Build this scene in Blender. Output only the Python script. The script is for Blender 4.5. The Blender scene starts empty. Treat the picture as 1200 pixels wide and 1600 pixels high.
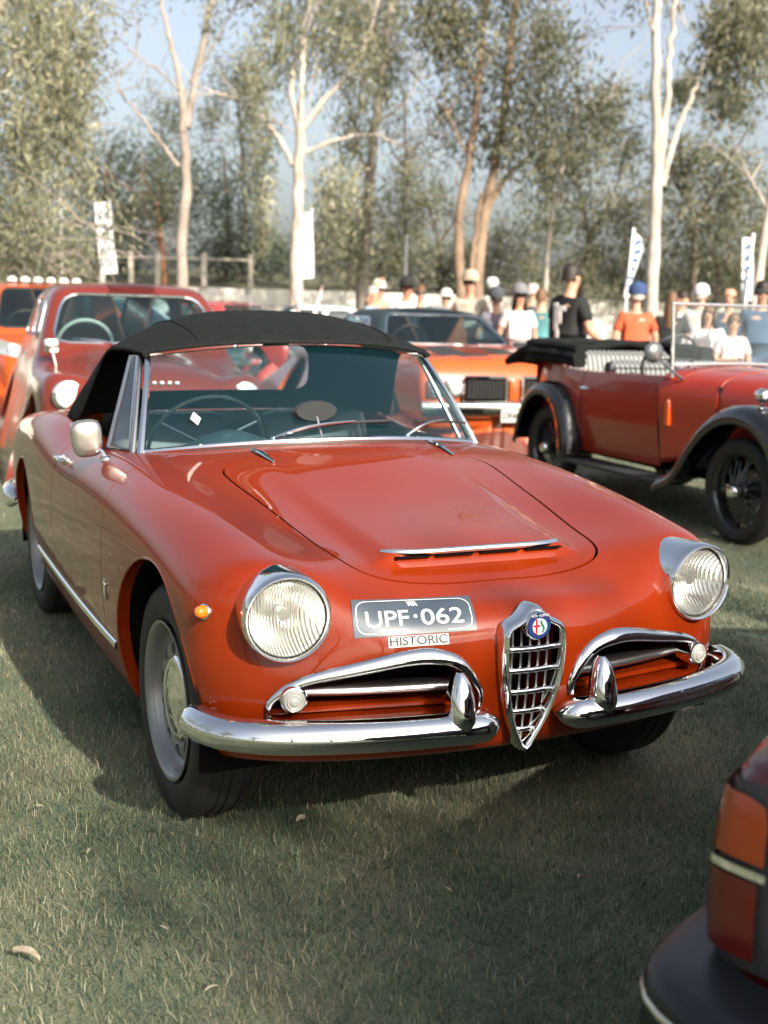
import bpy, bmesh, math, random
import numpy as np
from mathutils import Vector, Matrix, Euler
rad = math.radians
# ------------------------------------------------------------------ camera, sky, sun
scene = bpy.context.scene
COL = scene.collection
CAMP = np.array([-1.465, -3.023, 1.321]); YAW, PIT, ROL, FPX = rad(24.11), rad(-9.45), rad(1.69), 1912.0
_f = np.array([math.sin(YAW)*math.cos(PIT), math.cos(YAW)*math.cos(PIT), math.sin(PIT)])
_r = np.array([math.cos(YAW), -math.sin(YAW), 0.0]); _u = np.cross(_r, _f)
_r, _u = math.cos(ROL)*_r + math.sin(ROL)*_u, -math.sin(ROL)*_r + math.cos(ROL)*_u
cam_d = bpy.data.cameras.new('camera'); cam = bpy.data.objects.new('camera', cam_d); COL.objects.link(cam)
M = Matrix([[_r[i], _u[i], -_f[i], CAMP[i]] for i in range(3)] + [[0, 0, 0, 1]])
cam.matrix_world = M
cam_d.sensor_fit = 'VERTICAL'; cam_d.sensor_height = 36.0; cam_d.sensor_width = 27.0
cam_d.lens = FPX/1600*36.0
cam_d.clip_start = 0.05; cam_d.clip_end = 2000
cam_d.dof.use_dof = True; cam_d.dof.focus_distance = 3.15; cam_d.dof.aperture_fstop = 3.3
scene.camera = cam
SUN_DIR = Vector((0.22, -1.60, 1.0)).normalized()          # from the scene towards the sun
sun_el = math.asin(SUN_DIR.z); sun_az = math.atan2(SUN_DIR.x, SUN_DIR.y)
world = bpy.data.worlds.new('World'); scene.world = world; world.use_nodes = True
wn = world.node_tree; bg = wn.nodes['Background']
sky = wn.nodes.new('ShaderNodeTexSky'); sky.sky_type = 'NISHITA'; sky.sun_disc = False
sky.sun_elevation = sun_el; sky.sun_rotation = sun_az; sky.air_density = 1.0; sky.dust_density = 4.5; sky.ozone_density = 1.0
hs = wn.nodes.new('ShaderNodeHueSaturation'); hs.inputs['Saturation'].default_value = .62
wn.links.new(sky.outputs[0], hs.inputs['Color']); wn.links.new(hs.outputs[0], bg.inputs[0]); bg.inputs[1].default_value = 0.118
sl = bpy.data.lights.new('sun', 'SUN'); sl.energy = 4.8; sl.angle = rad(0.6); sl.color = (1.0, 0.91, 0.78)
sun = bpy.data.objects.new('sun', sl); COL.objects.link(sun)
sun.rotation_euler = SUN_DIR.to_track_quat('Z', 'Y').to_euler()
scene.view_settings.view_transform = 'Standard'; scene.view_settings.look = 'None'
scene.view_settings.gamma = 1.0; scene.view_settings.exposure = 0.95; scene.view_settings.use_curve_mapping = False
scene.render.engine = 'CYCLES'
scene.cycles.use_denoising = True
scene.cycles.max_bounces = 6; scene.cycles.diffuse_bounces = 2; scene.cycles.glossy_bounces = 4; scene.cycles.transparent_max_bounces = 12; scene.cycles.caustics_reflective = False; scene.cycles.caustics_refractive = False
scene.cycles.sample_clamp_indirect = 6

def P(px, py, d):
    """point at depth d (metres along the view axis) seen at photo pixel px,py"""
    v = _f + _r*(px-600)/FPX + _u*(800-py)/FPX
    return CAMP + v*d
def PZ(px, py, z=0.0):
    v = _f + _r*(px-600)/FPX + _u*(800-py)/FPX
    return CAMP + v*((z-CAMP[2])/v[2])
def pix(p):
    d = np.array(p, float)-CAMP; z = d@_f
    return 600+FPX*(d@_r)/z, 800-FPX*(d@_u)/z
# ------------------------------------------------------------------ materials
MATS = {}
def mat(name, col=(.5, .5, .5), rough=.5, metal=0., noise=None, coat=0., coat_rough=.03, spec=.5, trans=0., ior=1.45, bump=None, emit=None, alpha=1., sheen=0.):
    """noise=(scale, second colour, detail); bump=(scale, strength)"""
    if name in MATS: return MATS[name]
    m = bpy.data.materials.new(name); m.use_nodes = True
    nt = m.node_tree; b = nt.nodes['Principled BSDF']
    b.inputs['Base Color'].default_value = (*col, 1); b.inputs['Roughness'].default_value = rough; b.inputs['Metallic'].default_value = metal
    b.inputs['Coat Weight'].default_value = coat; b.inputs['Coat Roughness'].default_value = coat_rough
    b.inputs['Specular IOR Level'].default_value = spec; b.inputs['Transmission Weight'].default_value = trans; b.inputs['IOR'].default_value = ior
    b.inputs['Sheen Weight'].default_value = sheen
    tc = nt.nodes.new('ShaderNodeTexCoord')
    if noise:
        n = nt.nodes.new('ShaderNodeTexNoise'); n.inputs['Scale'].default_value = noise[0]; n.inputs['Detail'].default_value = noise[2] if len(noise) > 2 else 3
        nt.links.new(tc.outputs['Object'], n.inputs['Vector'])
        r = nt.nodes.new('ShaderNodeValToRGB'); r.color_ramp.elements[0].position = .35; r.color_ramp.elements[1].position = .65
        r.color_ramp.elements[0].color = (*col, 1); r.color_ramp.elements[1].color = (*noise[1], 1)
        nt.links.new(n.outputs['Fac'], r.inputs['Fac']); nt.links.new(r.outputs['Color'], b.inputs['Base Color'])
    if bump:
        n = nt.nodes.new('ShaderNodeTexNoise'); n.inputs['Scale'].default_value = bump[0]; n.inputs['Detail'].default_value = 4
        nt.links.new(tc.outputs['Object'], n.inputs['Vector'])
        bn = nt.nodes.new('ShaderNodeBump'); bn.inputs['Strength'].default_value = bump[1]; bn.inputs['Distance'].default_value = bump[2] if len(bump) > 2 else .01
        nt.links.new(n.outputs['Fac'], bn.inputs['Height']); nt.links.new(bn.outputs['Normal'], b.inputs['Normal'])
    if emit: b.inputs['Emission Color'].default_value = (*emit[0], 1); b.inputs['Emission Strength'].default_value = emit[1]
    b.inputs['Alpha'].default_value = alpha
    MATS[name] = m
    return m
def glass_mat(name, tint=(.75, .9, .9), refl_rough=.0, sky_haze=.02, base=(.30, .46, .50)):
    """thin pane: mostly clear, mirror reflection by angle"""
    if name in MATS: return MATS[name]
    m = bpy.data.materials.new(name); m.use_nodes = True; nt = m.node_tree
    out = nt.nodes['Material Output']; nt.nodes.remove(nt.nodes['Principled BSDF'])
    tr = nt.nodes.new('ShaderNodeBsdfTransparent'); tr.inputs[0].default_value = (*tint, 1)
    gl = nt.nodes.new('ShaderNodeBsdfGlossy'); gl.inputs['Roughness'].default_value = refl_rough; gl.inputs[0].default_value = (.9, .95, 1, 1)
    df = nt.nodes.new('ShaderNodeBsdfDiffuse'); df.inputs[0].default_value = (*base, 1); m0 = nt.nodes.new('ShaderNodeMixShader'); m0.inputs[0].default_value = sky_haze  # bluish diffuse film: reflected sky haze painted into the pane colour
    nt.links.new(tr.outputs[0], m0.inputs[1]); nt.links.new(df.outputs[0], m0.inputs[2])
    fr = nt.nodes.new('ShaderNodeFresnel'); ge = nt.nodes.new('ShaderNodeNewGeometry'); io = nt.nodes.new('ShaderNodeMapRange')
    io.inputs['To Min'].default_value = 1.5; io.inputs['To Max'].default_value = 1/1.5; nt.links.new(ge.outputs['Backfacing'], io.inputs['Value']); nt.links.new(io.outputs[0], fr.inputs[0])
    mx = nt.nodes.new('ShaderNodeMixShader')
    nt.links.new(fr.outputs[0], mx.inputs[0]); nt.links.new(m0.outputs[0], mx.inputs[1]); nt.links.new(gl.outputs[0], mx.inputs[2])
    nt.links.new(mx.outputs[0], out.inputs[0])
    MATS[name] = m
    return m
# ------------------------------------------------------------------ scene helpers
def link(o, parent=None):
    COL.objects.link(o)
    if parent is not None: o.parent = parent
    return o
def thing(name, label, cat, loc=(0, 0, 0), rz=0., group=None, rot=None):
    o = bpy.data.objects.new(name, None); o.empty_display_size = .1
    o.location = loc; o.rotation_euler = rot if rot else (0, 0, rz)
    o['label'] = label; o['category'] = cat
    if group: o['group'] = group
    return link(o)
def tag(o, label, cat, group=None):
    o['label'] = label; o['category'] = cat
    if group: o['group'] = group
    return o
def mesh_from(name, V, F, smooth=True):
    me = bpy.data.meshes.new(name)
    me.from_pydata([tuple(map(float, v)) for v in V], [], [tuple(int(i) for i in f) for f in F])
    if smooth: me.shade_smooth()
    me.update()
    return me
def obj(name, V, F, m, parent=None, smooth=True):
    me = mesh_from(name, V, F, smooth); me.materials.append(m)
    return link(bpy.data.objects.new(name, me), parent)
def copy_tree(o, parent=None, label=None):
    c = o.copy(); COL.objects.link(c)
    if parent is not None: c.parent = parent
    if label: c['label'] = label
    for ch in [q for q in o.children]: copy_tree(ch, c)
    return c
class MB:
    """collects shapes into one mesh"""
    def __init__(s): s.V = []; s.F = []
    def add(s, V, F):
        k = len(s.V); s.V.extend([tuple(map(float, v)) for v in V]); s.F.extend([tuple(i+k for i in f) for f in F]); return s
    def box(s, c, d, rot=None, bev=0.0):
        hx, hy, hz = d[0]/2, d[1]/2, d[2]/2
        if bev <= 0:
            V = [(x, y, z) for z in (-hz, hz) for y in (-hy, hy) for x in (-hx, hx)]
            F = [(0, 2, 3, 1), (4, 5, 7, 6), (0, 1, 5, 4), (2, 6, 7, 3), (0, 4, 6, 2), (1, 3, 7, 5)]
        else:
            bm = bmesh.new(); bmesh.ops.create_cube(bm, size=1)
            for v in bm.verts: v.co = Vector((v.co.x*2*hx, v.co.y*2*hy, v.co.z*2*hz))
            bmesh.ops.bevel(bm, geom=bm.edges[:], offset=bev, segments=2, profile=.5, affect='EDGES')
            bm.verts.index_update(); V = [tuple(v.co) for v in bm.verts]; F = [tuple(v.index for v in f.verts) for f in bm.faces]; bm.free()
        if rot is not None:
            R = rot if isinstance(rot, Matrix) else Euler(rot).to_matrix()
            V = [tuple(R @ Vector(v)) for v in V]
        return s.add([(v[0]+c[0], v[1]+c[1], v[2]+c[2]) for v in V], F)
    def tube(s, pts, r, n=8, cap=True, closed=False, flat=None):
        """round bar along pts; r scalar or list; flat=(a,b) elliptical factors along side/up"""
        pts = [Vector(p) for p in pts]; m = len(pts); rs = r if isinstance(r, (list, tuple, np.ndarray)) else [r]*m
        V = []; F = []; up = None
        for i, p in enumerate(pts):
            if closed: t = pts[(i+1) % m]-pts[i-1]
            else: t = pts[min(i+1, m-1)]-pts[max(i-1, 0)]
            t = t.normalized() if t.length > 1e-9 else Vector((0, 0, 1))
            if up is None:
                up = Vector((0, 0, 1)) if abs(t.z) < .9 else Vector((0, 1, 0))
            up = (up - t*up.dot(t));
            if up.length < 1e-6: up = t.orthogonal()
            up.normalize(); sd = t.cross(up)
            a, b = flat if flat else (1, 1)
            for k in range(n):
                an = 2*math.pi*k/n
                V.append(p + (sd*math.cos(an)*a + up*math.sin(an)*b)*rs[i])
        for i in range(m if closed else m-1):
            j = (i+1) % m
            for k in range(n): F.append((i*n+k, i*n+(k+1) % n, j*n+(k+1) % n, j*n+k))
        if cap and not closed:
            F.append(tuple(range(n-1, -1, -1))); F.append(tuple((m-1)*n+k for k in range(n)))
        return s.add(V, F)
    def lathe(s, prof, axis='x', c=(0, 0, 0), n=32, sgn=1, R=None, cap=True):
        """prof: [(offset along the axis, radius)]"""
        V = []; F = []
        for (o, r) in prof:
            for k in range(n):
                a = 2*math.pi*k/n; p, q = r*math.cos(a), r*math.sin(a)
                v = Vector((sgn*o, p, q)) if axis == 'x' else Vector((p, sgn*o, q)) if axis == 'y' else Vector((p, q, sgn*o))
                if R is not None: v = R @ v
                V.append((v[0]+c[0], v[1]+c[1], v[2]+c[2]))
        for i in range(len(prof)-1):
            for k in range(n): F.append((i*n+k, i*n+(k+1) % n, (i+1)*n+(k+1) % n, (i+1)*n+k))
        if cap and prof[0][1] > 1e-6: F.append(tuple(range(n-1, -1, -1)))
        if cap and prof[-1][1] > 1e-6: F.append(tuple((len(prof)-1)*n+k for k in range(n)))
        return s.add(V, F)
    def grid(s, G, closed_u=False):
        """G[i][j] points"""
        ni, nj = len(G), len(G[0]); V = [p for row in G for p in row]; F = []
        for i in range(ni-1 + (1 if closed_u else 0)):
            for j in range(nj-1): F.append((i*nj+j, ((i+1) % ni)*nj+j, ((i+1) % ni)*nj+j+1, i*nj+j+1))
        return s.add(V, F)
    def prism(s, outline, y0, y1, plane='xz'):
        n = len(outline)
        def pt(a, b, t): return (a, t, b) if plane == 'xz' else (a, b, t) if plane == 'xy' else (t, a, b)
        V = [pt(a, b, y0) for a, b in outline] + [pt(a, b, y1) for a, b in outline]
        F = [tuple(range(n)), tuple(range(2*n-1, n-1, -1))] + [(i, i+n, (i+1) % n+n, (i+1) % n) for i in range(n)]
        return s.add(V, F)
    def build(s, name, m, parent=None, smooth=True, angle=None, recalc=True):
        me = bpy.data.meshes.new(name); me.from_pydata(s.V, [], s.F)
        if recalc:
            bm = bmesh.new(); bm.from_mesh(me); bmesh.ops.remove_doubles(bm, verts=bm.verts, dist=1e-6); bmesh.ops.recalc_face_normals(bm, faces=bm.faces); bm.to_mesh(me); bm.free()
        me.materials.append(m)
        if smooth:
            me.shade_smooth()
            me.set_sharp_from_angle(angle=rad(angle if angle else 38))
        return link(bpy.data.objects.new(name, me), parent)
def text_mesh(name, s, size, m, parent, mtx, extrude=.0008, bold=0.0, space=1.0, align='CENTER'):
    cu = bpy.data.curves.new(name, 'FONT'); cu.body = s; cu.size = size; cu.extrude = extrude; cu.align_x = align; cu.align_y = 'CENTER'; cu.offset = bold; cu.space_character = space
    t = bpy.data.objects.new(name+'_tmp', cu); COL.objects.link(t)
    dg = bpy.context.evaluated_depsgraph_get(); me = bpy.data.meshes.new_from_object(t.evaluated_get(dg))
    bpy.data.objects.remove(t); bpy.data.curves.remove(cu)
    me.transform(mtx); me.materials.clear(); me.materials.append(m)
    return link(bpy.data.objects.new(name, me), parent)
# ------------------------------------------------------------------ natural cubic splines (tensor tables)
class Spl:
    def __init__(s, xs):
        s.x = np.array(xs, float); n = len(xs); h = np.diff(s.x)
        A = np.zeros((n, n)); B = np.zeros((n, n)); A[0, 0] = A[-1, -1] = 1
        for i in range(1, n-1):
            A[i, i-1] = h[i-1]; A[i, i] = 2*(h[i-1]+h[i]); A[i, i+1] = h[i]
            B[i, i-1] = 6/h[i-1]; B[i, i] = -6/h[i-1]-6/h[i]; B[i, i+1] = 6/h[i]
        s.D = np.linalg.solve(A, B)          # second derivatives per unit value
    def basis(s, q):
        q = np.clip(np.asarray(q, float), s.x[0], s.x[-1]); i = np.clip(np.searchsorted(s.x, q)-1, 0, len(s.x)-2)
        h = s.x[i+1]-s.x[i]; a = (s.x[i+1]-q)/h; b = 1-a; n = len(s.x)
        R = s.D[i]*(((a**3-a)*h*h/6)[:, None]) + s.D[i+1]*(((b**3-b)*h*h/6)[:, None])
        k = np.arange(len(q)); R[k, i] += a; R[k, i+1] += b
        return R
    def __call__(s, v, q): return s.basis(np.atleast_1d(q)) @ np.asarray(v, float)
class Tab:
    """tensor spline; xs mirrored about 0 when sym"""
    def __init__(s, xs, ys, rows, sym=True):
        V = np.array(rows, float)             # rows[j][i] for ys[j], xs[i]
        if sym and xs[0] == 0: xs = [-x for x in xs[:0:-1]] + list(xs); V = np.concatenate([V[:, :0:-1], V], 1)
        s.sx = Spl(xs); s.sy = Spl(ys); s.V = V
    def __call__(s, x, y): return ((s.sy.basis(y) @ s.V)*s.sx.basis(x)).sum(1)
def smax(a, b, r):
    h = np.maximum(r-np.abs(a-b), 0)/r
    return np.maximum(a, b) + h*h*h*r/6
def smin(a, b, r): return -smax(-a, -b, r)
def spline_pts(pts, n):
    """natural cubic through 3D/2D points, n samples"""
    p = np.array(pts, float); t = np.r_[0, np.cumsum(np.linalg.norm(np.diff(p, axis=0), axis=1))]
    return Spl(t).basis(np.linspace(0, t[-1], n)) @ p
# ------------------------------------------------------------------ shells cut by functions
class Shell:
    """surface of quads Q (n,4) and other faces F, cut by functions"""
    def __init__(s, V, F, Q=None, lip=None, edge=None):
        s.V = np.array(V, float); s.lip = lip or []; s.edge = edge or []
        if Q is None:
            Q = np.array([f for f in F if len(f) == 4], dtype=np.int64).reshape(-1, 4); F = [tuple(f) for f in F if len(f) != 4]
        s.Q = Q; s.F = F
    def cut(s, fn):
        """split at fn=0: returns shells (inside fn<0, outside); .edge lists the cut edges"""
        f = fn(s.V); f = np.where(np.abs(f) < 1e-7, 1e-7, f); neg = f < 0
        c = neg[s.Q]; al = c.all(1); an = c.any(1)
        QA, QB = s.Q[al], s.Q[~an]; mixed = [tuple(q) for q in s.Q[an & ~al].tolist()]
        new = {}; nv = []; A = []; B = []; n0 = len(s.V)
        def cp(i, j):
            k = (i, j) if i < j else (j, i)
            if k not in new:
                t = f[i]/(f[i]-f[j]); new[k] = n0+len(nv); nv.append(s.V[i]+(s.V[j]-s.V[i])*t)
            return new[k]
        for fc in mixed+s.F:
            c = [bool(neg[i]) for i in fc]
            if all(c): A.append(fc); continue
            if not any(c): B.append(fc); continue
            pa = []; pb = []; n = len(fc)
            for q in range(n):
                i, j = fc[q], fc[(q+1) % n]
                (pa if c[q] else pb).append(i)
                if c[q] != c[(q+1) % n]: k = cp(i, j); pa.append(k); pb.append(k)
            if len(pa) > 2: A.append(tuple(pa))
            if len(pb) > 2: B.append(tuple(pb))
        V = np.concatenate([s.V, np.array(nv).reshape(-1, 3)])
        def mk(Q, F):
            used = np.zeros(len(V), bool); used[Q.ravel()] = True
            for fc in F: used[list(fc)] = True
            mp = np.cumsum(used)-1; edge = []
            for fc in F:
                n = len(fc)
                for q in range(n):
                    i, j = fc[q], fc[(q+1) % n]
                    if i >= n0 and j >= n0: edge.append((int(mp[i]), int(mp[j])))
            return Shell(V[used], [tuple(int(mp[i]) for i in fc) for fc in F], mp[Q], list(s.lip), edge)
        a_, b_ = mk(QA, A), mk(QB, B); a_.lip = []
        return a_, b_
    def normals(s):
        N = np.zeros_like(s.V)
        n = np.cross(s.V[s.Q[:, 1]]-s.V[s.Q[:, 0]], s.V[s.Q[:, 2]]-s.V[s.Q[:, 0]])
        for k in range(4): np.add.at(N, s.Q[:, k], n)
        for fc in s.F:
            m = np.cross(s.V[fc[1]]-s.V[fc[0]], s.V[fc[2]]-s.V[fc[0]])
            for i in fc: N[i] += m
        return N/np.maximum(np.linalg.norm(N, axis=1), 1e-12)[:, None]
    def add_lip(s, depth, vec=None):
        """turn the last cut line in: quads going inwards (by -normal or vec)"""
        if vec is None: N = s.normals()
        for (i, j) in s.edge:
            a, b = s.V[i], s.V[j]
            da, db = (vec(a), vec(b)) if vec else (-N[i]*depth, -N[j]*depth)
            s.lip.append((a, b, b+db, a+da))
        return s
    def build(s, name, m, parent=None):
        V = s.V.tolist(); F = [tuple(q) for q in s.Q.tolist()]+list(s.F)
        if s.lip:
            key = {(round(p[0], 5), round(p[1], 5), round(p[2], 5)): k for k, p in enumerate(V)}
            for q in s.lip:
                ids = []
                for p in q:
                    k = (round(p[0], 5), round(p[1], 5), round(p[2], 5))
                    if k not in key: key[k] = len(V); V.append(tuple(p))
                    ids.append(key[k])
                if len(set(ids)) == 4: F.append(tuple(ids))
        me = bpy.data.meshes.new(name); me.from_pydata(V, [], F); me.shade_smooth(); me.update(); me.materials.append(m)
        if s.lip: me.set_sharp_from_angle(angle=rad(42))
        return link(bpy.data.objects.new(name, me), parent)
# ------------------------------------------------------------------ shared materials
RED = mat('roadster paint', (.205, .0200, .0012), .38, noise=(1.6, (.175, .0155, .0010), 4), coat=.8, coat_rough=.012, spec=.10)
CHROME = mat('chrome', (.80, .81, .81), .025, 1.0, bump=(6, .012))
STEEL = mat('brushed steel', (.55, .55, .54), .28, 1.0)
BLACKRUB = mat('black rubber', (.018, .018, .018), .55, bump=(60, .08, .002))
TYRE = mat('tyre rubber', (.012, .0115, .011), .62, noise=(14, (.020, .019, .018), 5), bump=(90, .12, .002))
DARK = mat('dark cavity', (.006, .006, .006), .9, spec=0.)
CANVAS = mat('black canvas', (.0075, .009, .009), .85, noise=(30, (.011, .0125, .0125), 3), bump=(7, .35, .012), spec=.18)
GLASS = glass_mat('windscreen glass', (.76, .90, .92), sky_haze=.03, base=(.08, .36, .46))  # teal film paints the sky's sheen onto the windscreen
CLEARG = glass_mat('clear glass', (.92, .96, .96))
LENS = mat('lamp lens', (.95, .95, .93), .03, trans=1.0, ior=1.45)
AMBER = mat('amber lens', (.75, .16, .01), .12, coat=.5)
REFL = mat('lamp reflector', (.80, .80, .78), .12, 1.0)
def flute(m):
    nt = m.node_tree; b = nt.nodes['Principled BSDF']; tc = nt.nodes.new('ShaderNodeTexCoord'); wv = nt.nodes.new('ShaderNodeTexWave'); wv.bands_direction = 'X'; wv.inputs['Scale'].default_value = 40; wv.inputs['Distortion'].default_value = .4; wv.inputs['Detail Scale'].default_value = 8
    bp = nt.nodes.new('ShaderNodeBump'); bp.inputs['Strength'].default_value = .35; bp.inputs['Distance'].default_value = .0015
    nt.links.new(tc.outputs['Object'], wv.inputs['Vector']); nt.links.new(wv.outputs['Fac'], bp.inputs['Height']); nt.links.new(bp.outputs[0], b.inputs['Normal'])
flute(REFL)
WHITE = mat('white plate paint', (.72, .72, .70), .45)
LEATHER = mat('dark seat vinyl', (.018, .020, .022), .45, bump=(40, .1, .004))
# ------------------------------------------------------------------ body surface of the roadster (front axle at y=0, nose towards -y)
TX = [0, .12, .24, .36, .48, .58, .66, .74, .82]
TY = [-.75, -.60, -.50, -.40, -.25, 0, .3, .6, .9, 1.3, 1.7, 2.1, 2.6, 3.0, 3.3]
TV = [[.50, .45, .42, .46, .56, .62, .60, .55, .45],
      [.632, .626, .617, .628, .672, .706, .686, .62, .50],
      [.658, .654, .651, .662, .703, .733, .712, .648, .55],
      [.688, .687, .689, .700, .728, .746, .728, .668, .58],
      [.725, .724, .722, .726, .747, .767, .753, .70, .62],
      [.766, .765, .763, .765, .779, .798, .789, .745, .67],
      [.833, .831, .826, .819, .817, .826, .820, .783, .71],
      [.890, .888, .881, .869, .857, .851, .839, .800, .73],
      [.890, .889, .884, .876, .866, .856, .842, .80, .73],
      [.88, .88, .88, .875, .868, .850, .832, .79, .72],
      [.88, .88, .88, .88, .88, .876, .866, .82, .745],
      [.872, .872, .872, .872, .872, .875, .870, .826, .745],
      [.815, .815, .815, .815, .818, .822, .82, .775, .69],
      [.735, .735, .735, .738, .745, .755, .755, .71, .62],
      [.62, .62, .62, .63, .64, .66, .66, .62, .54]]
TT = Tab(TX, TY, TV)
WZ = [.15, .25, .35, .45, .55, .65, .75, .85]
WY = [-.65, -.5, -.36, 0, .4, .9, 1.4, 1.9, 2.3, 2.8, 3.2]
WV = [[.60, .62, .64, .65, .65, .64, .62, .60], [.64, .665, .690, .703, .706, .70, .682, .65], [.67, .695, .718, .732, .736, .732, .715, .69],
      [.70, .725, .745, .756, .760, .757, .745, .72], [.70, .735, .760, .773, .777, .773, .76, .74], [.70, .74, .768, .780, .784, .78, .768, .745],
      [.70, .738, .766, .779, .783, .78, .768, .75], [.69, .73, .758, .774, .780, .778, .77, .755], [.68, .72, .748, .764, .770, .768, .76, .745],
      [.64, .68, .71, .728, .735, .733, .725, .71], [.55, .59, .62, .635, .64, .64, .63, .61]]
WW = Tab(WZ, WY, WV, sym=False)
NX = [0, .15, .3, .45, .56, .68, .8]; NZ = [.15, .25, .35, .45, .55, .65, .75, .9]
NV = [[-.47, -.47, -.46, -.43, -.40, -.32, -.2], [-.555, -.55, -.535, -.505, -.465, -.385, -.26], [-.598, -.593, -.573, -.543, -.505, -.425, -.30],
      [-.617, -.610, -.588, -.555, -.518, -.442, -.31], [-.620, -.610, -.590, -.545, -.50, -.432, -.31], [-.615, -.602, -.575, -.515, -.472, -.42, -.30],
      [-.605, -.59, -.555, -.49, -.46, -.41, -.29], [-.58, -.565, -.53, -.47, -.44, -.39, -.27]]
NN = Tab(NX, NZ, NV)
def scoop(x, y):
    t = np.clip((y+.36)/.86, 0, 1)
    w = .300+.045*t; h = .029*(1-t)**1.3
    lat = np.clip((w-np.abs(x))/.075, 0, 1); lat = lat*lat*(3-2*lat)
    fr = np.clip((y+.372)/.02, 0, 1); fr = fr*fr*(3-2*fr)
    return h*lat*fr
def bodyF(p):
    x, y, z = p[:, 0], p[:, 1], p[:, 2]; ax = np.abs(x)
    a = (z-TT(x, y)-scoop(x, y))*.92
    b = ax-WW(z, y)
    f = smax(a, b, .10)
    f = smax(f, NN(x, z)-y, .11)
    f = smax(f, y-(3.17-.30*x*x-.8*(z-.5)**2), .14)
    t_ = np.clip((.05-y)/.5, 0, 1); return smax(f, .19+.085*t_*t_*(3-2*t_)-z, .07)
def cast(F, O, D, tmax=1.6, it=13):
    lo = np.zeros(len(O)); hi = np.full(len(O), tmax); flo = F(O); fhi = F(O+D*tmax); side = np.zeros(len(O))
    for k in range(it):
        if k < 4: t = (lo+hi)/2
        else: t = (lo*fhi-hi*flo)/(fhi-flo)
        ft = F(O+D*t[:, None]); neg = ft < 0
        s2 = np.where(neg, 1, -1); same = (s2 == side)
        fhi = np.where(neg & same & (k > 4), fhi*.5, fhi); flo = np.where(~neg & same & (k > 4), flo*.5, flo)
        lo = np.where(neg, t, lo); flo = np.where(neg, ft, flo); hi = np.where(neg, hi, t); fhi = np.where(neg, fhi, ft); side = s2
    return O+D*t[:, None]
def capsule_body(F, ya, yb, zc, nphi, nmid, nf, nr, ex=.78, ez=.40, fwd=.26, back=.5):
    """half surface (x>=0) as a grid, mirrored to a whole closed shell"""
    O = []; D = []
    ph = np.linspace(0, math.pi, nphi+1); R = np.c_[np.sin(ph)*ex, np.zeros(nphi+1), np.cos(ph)*ez]
    rows = []
    for w in np.linspace(1, 0, nf, endpoint=False): rows.append((ya, max(w, 0.004) if w < 1 else .997, -fwd))
    for y in np.linspace(ya, yb, nmid): rows.append((y, 0, 0))
    for w in np.linspace(0, 1, nr+1)[1:]: rows.append((yb, min(w, .997), back))
    for (y, w, fw) in rows:
        c, s_ = math.cos(math.pi/2*w), math.sin(math.pi/2*w)
        d = R*c; d[:, 1] += fw*s_
        D.append(d/np.linalg.norm(d, axis=1)[:, None]); o = np.zeros((nphi+1, 3)); o[:, 1] = y; o[:, 2] = zc; O.append(o)
    n = len(rows); Pn = cast(F, np.concatenate(O), np.concatenate(D)).reshape(n, nphi+1, 3)
    Pn[:, 0, 0] = 0; Pn[:, -1, 0] = 0
    full = np.concatenate([Pn, (Pn*np.array([-1, 1, 1]))[:, -2:0:-1]], 1); m = full.shape[1]
    V = full.reshape(-1, 3); Fc = []
    for i in range(n-1):
        for j in range(m): Fc.append((i*m+j, (i+1)*m+j, (i+1)*m+(j+1) % m, i*m+(j+1) % m))
    Fc.append(tuple(range(m))); Fc.append(tuple((n-1)*m+j for j in range(m-1, -1, -1)))
    Fc = [tuple(reversed(f)) for f in Fc]
    return Shell(V, Fc)
def poly_sd(poly, q):
    """signed distance to a closed polygon (negative inside)"""
    A = np.array(poly, float); B = np.roll(A, -1, 0); d = np.full(len(q), 1e9); ins = np.zeros(len(q), bool)
    for a, b in zip(A, B):
        e = b-a; w = q-a; t = np.clip((w@e)/max(e@e, 1e-12), 0, 1); r = w-t[:, None]*e
        d = np.minimum(d, (r*r).sum(1))
        c = ((a[1] > q[:, 1]) != (b[1] > q[:, 1]))
        with np.errstate(divide='ignore', invalid='ignore'): xi = (b[0]-a[0])*(q[:, 1]-a[1])/(b[1]-a[1])+a[0]
        ins ^= c & (q[:, 0] < xi)
    return np.where(ins, -1, 1)*np.sqrt(d)
def round_poly(pts, r, n=6):
    """polygon with rounded corners; pts may carry own radius as third item"""
    out = []; m = len(pts)
    for i in range(m):
        p0, p, p1 = (np.array(pts[(i+k) % m][:2], float) for k in (-1, 0, 1)); rr = pts[i][2] if len(pts[i]) > 2 else r
        a = (p0-p)/np.linalg.norm(p0-p); b = (p1-p)/np.linalg.norm(p1-p)
        L = min(rr, .49*np.linalg.norm(p0-p), .49*np.linalg.norm(p1-p))
        for t in np.linspace(0, 1, n):
            out.append(tuple((1-t)**2*(p+a*L)+2*t*(1-t)*p+t*t*(p+b*L)))
    return out
def region_fn(fn, test):
    """evaluate fn only where test(V) holds, else +1"""
    def g(V):
        k = test(V); r = np.ones(len(V))
        if k.any(): r[k] = fn(V[k])
        return r
    return g
YF, YR, WR = 0.0, 2.25, .308      # axle positions, tyre radius
car = thing('vintage_roadster', 'orange-red vintage convertible roadster with black soft top and chrome shield grille', 'car')
sh = capsule_body(bodyF, -.42, 2.85, .50, 132, 262, 64, 24)
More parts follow.
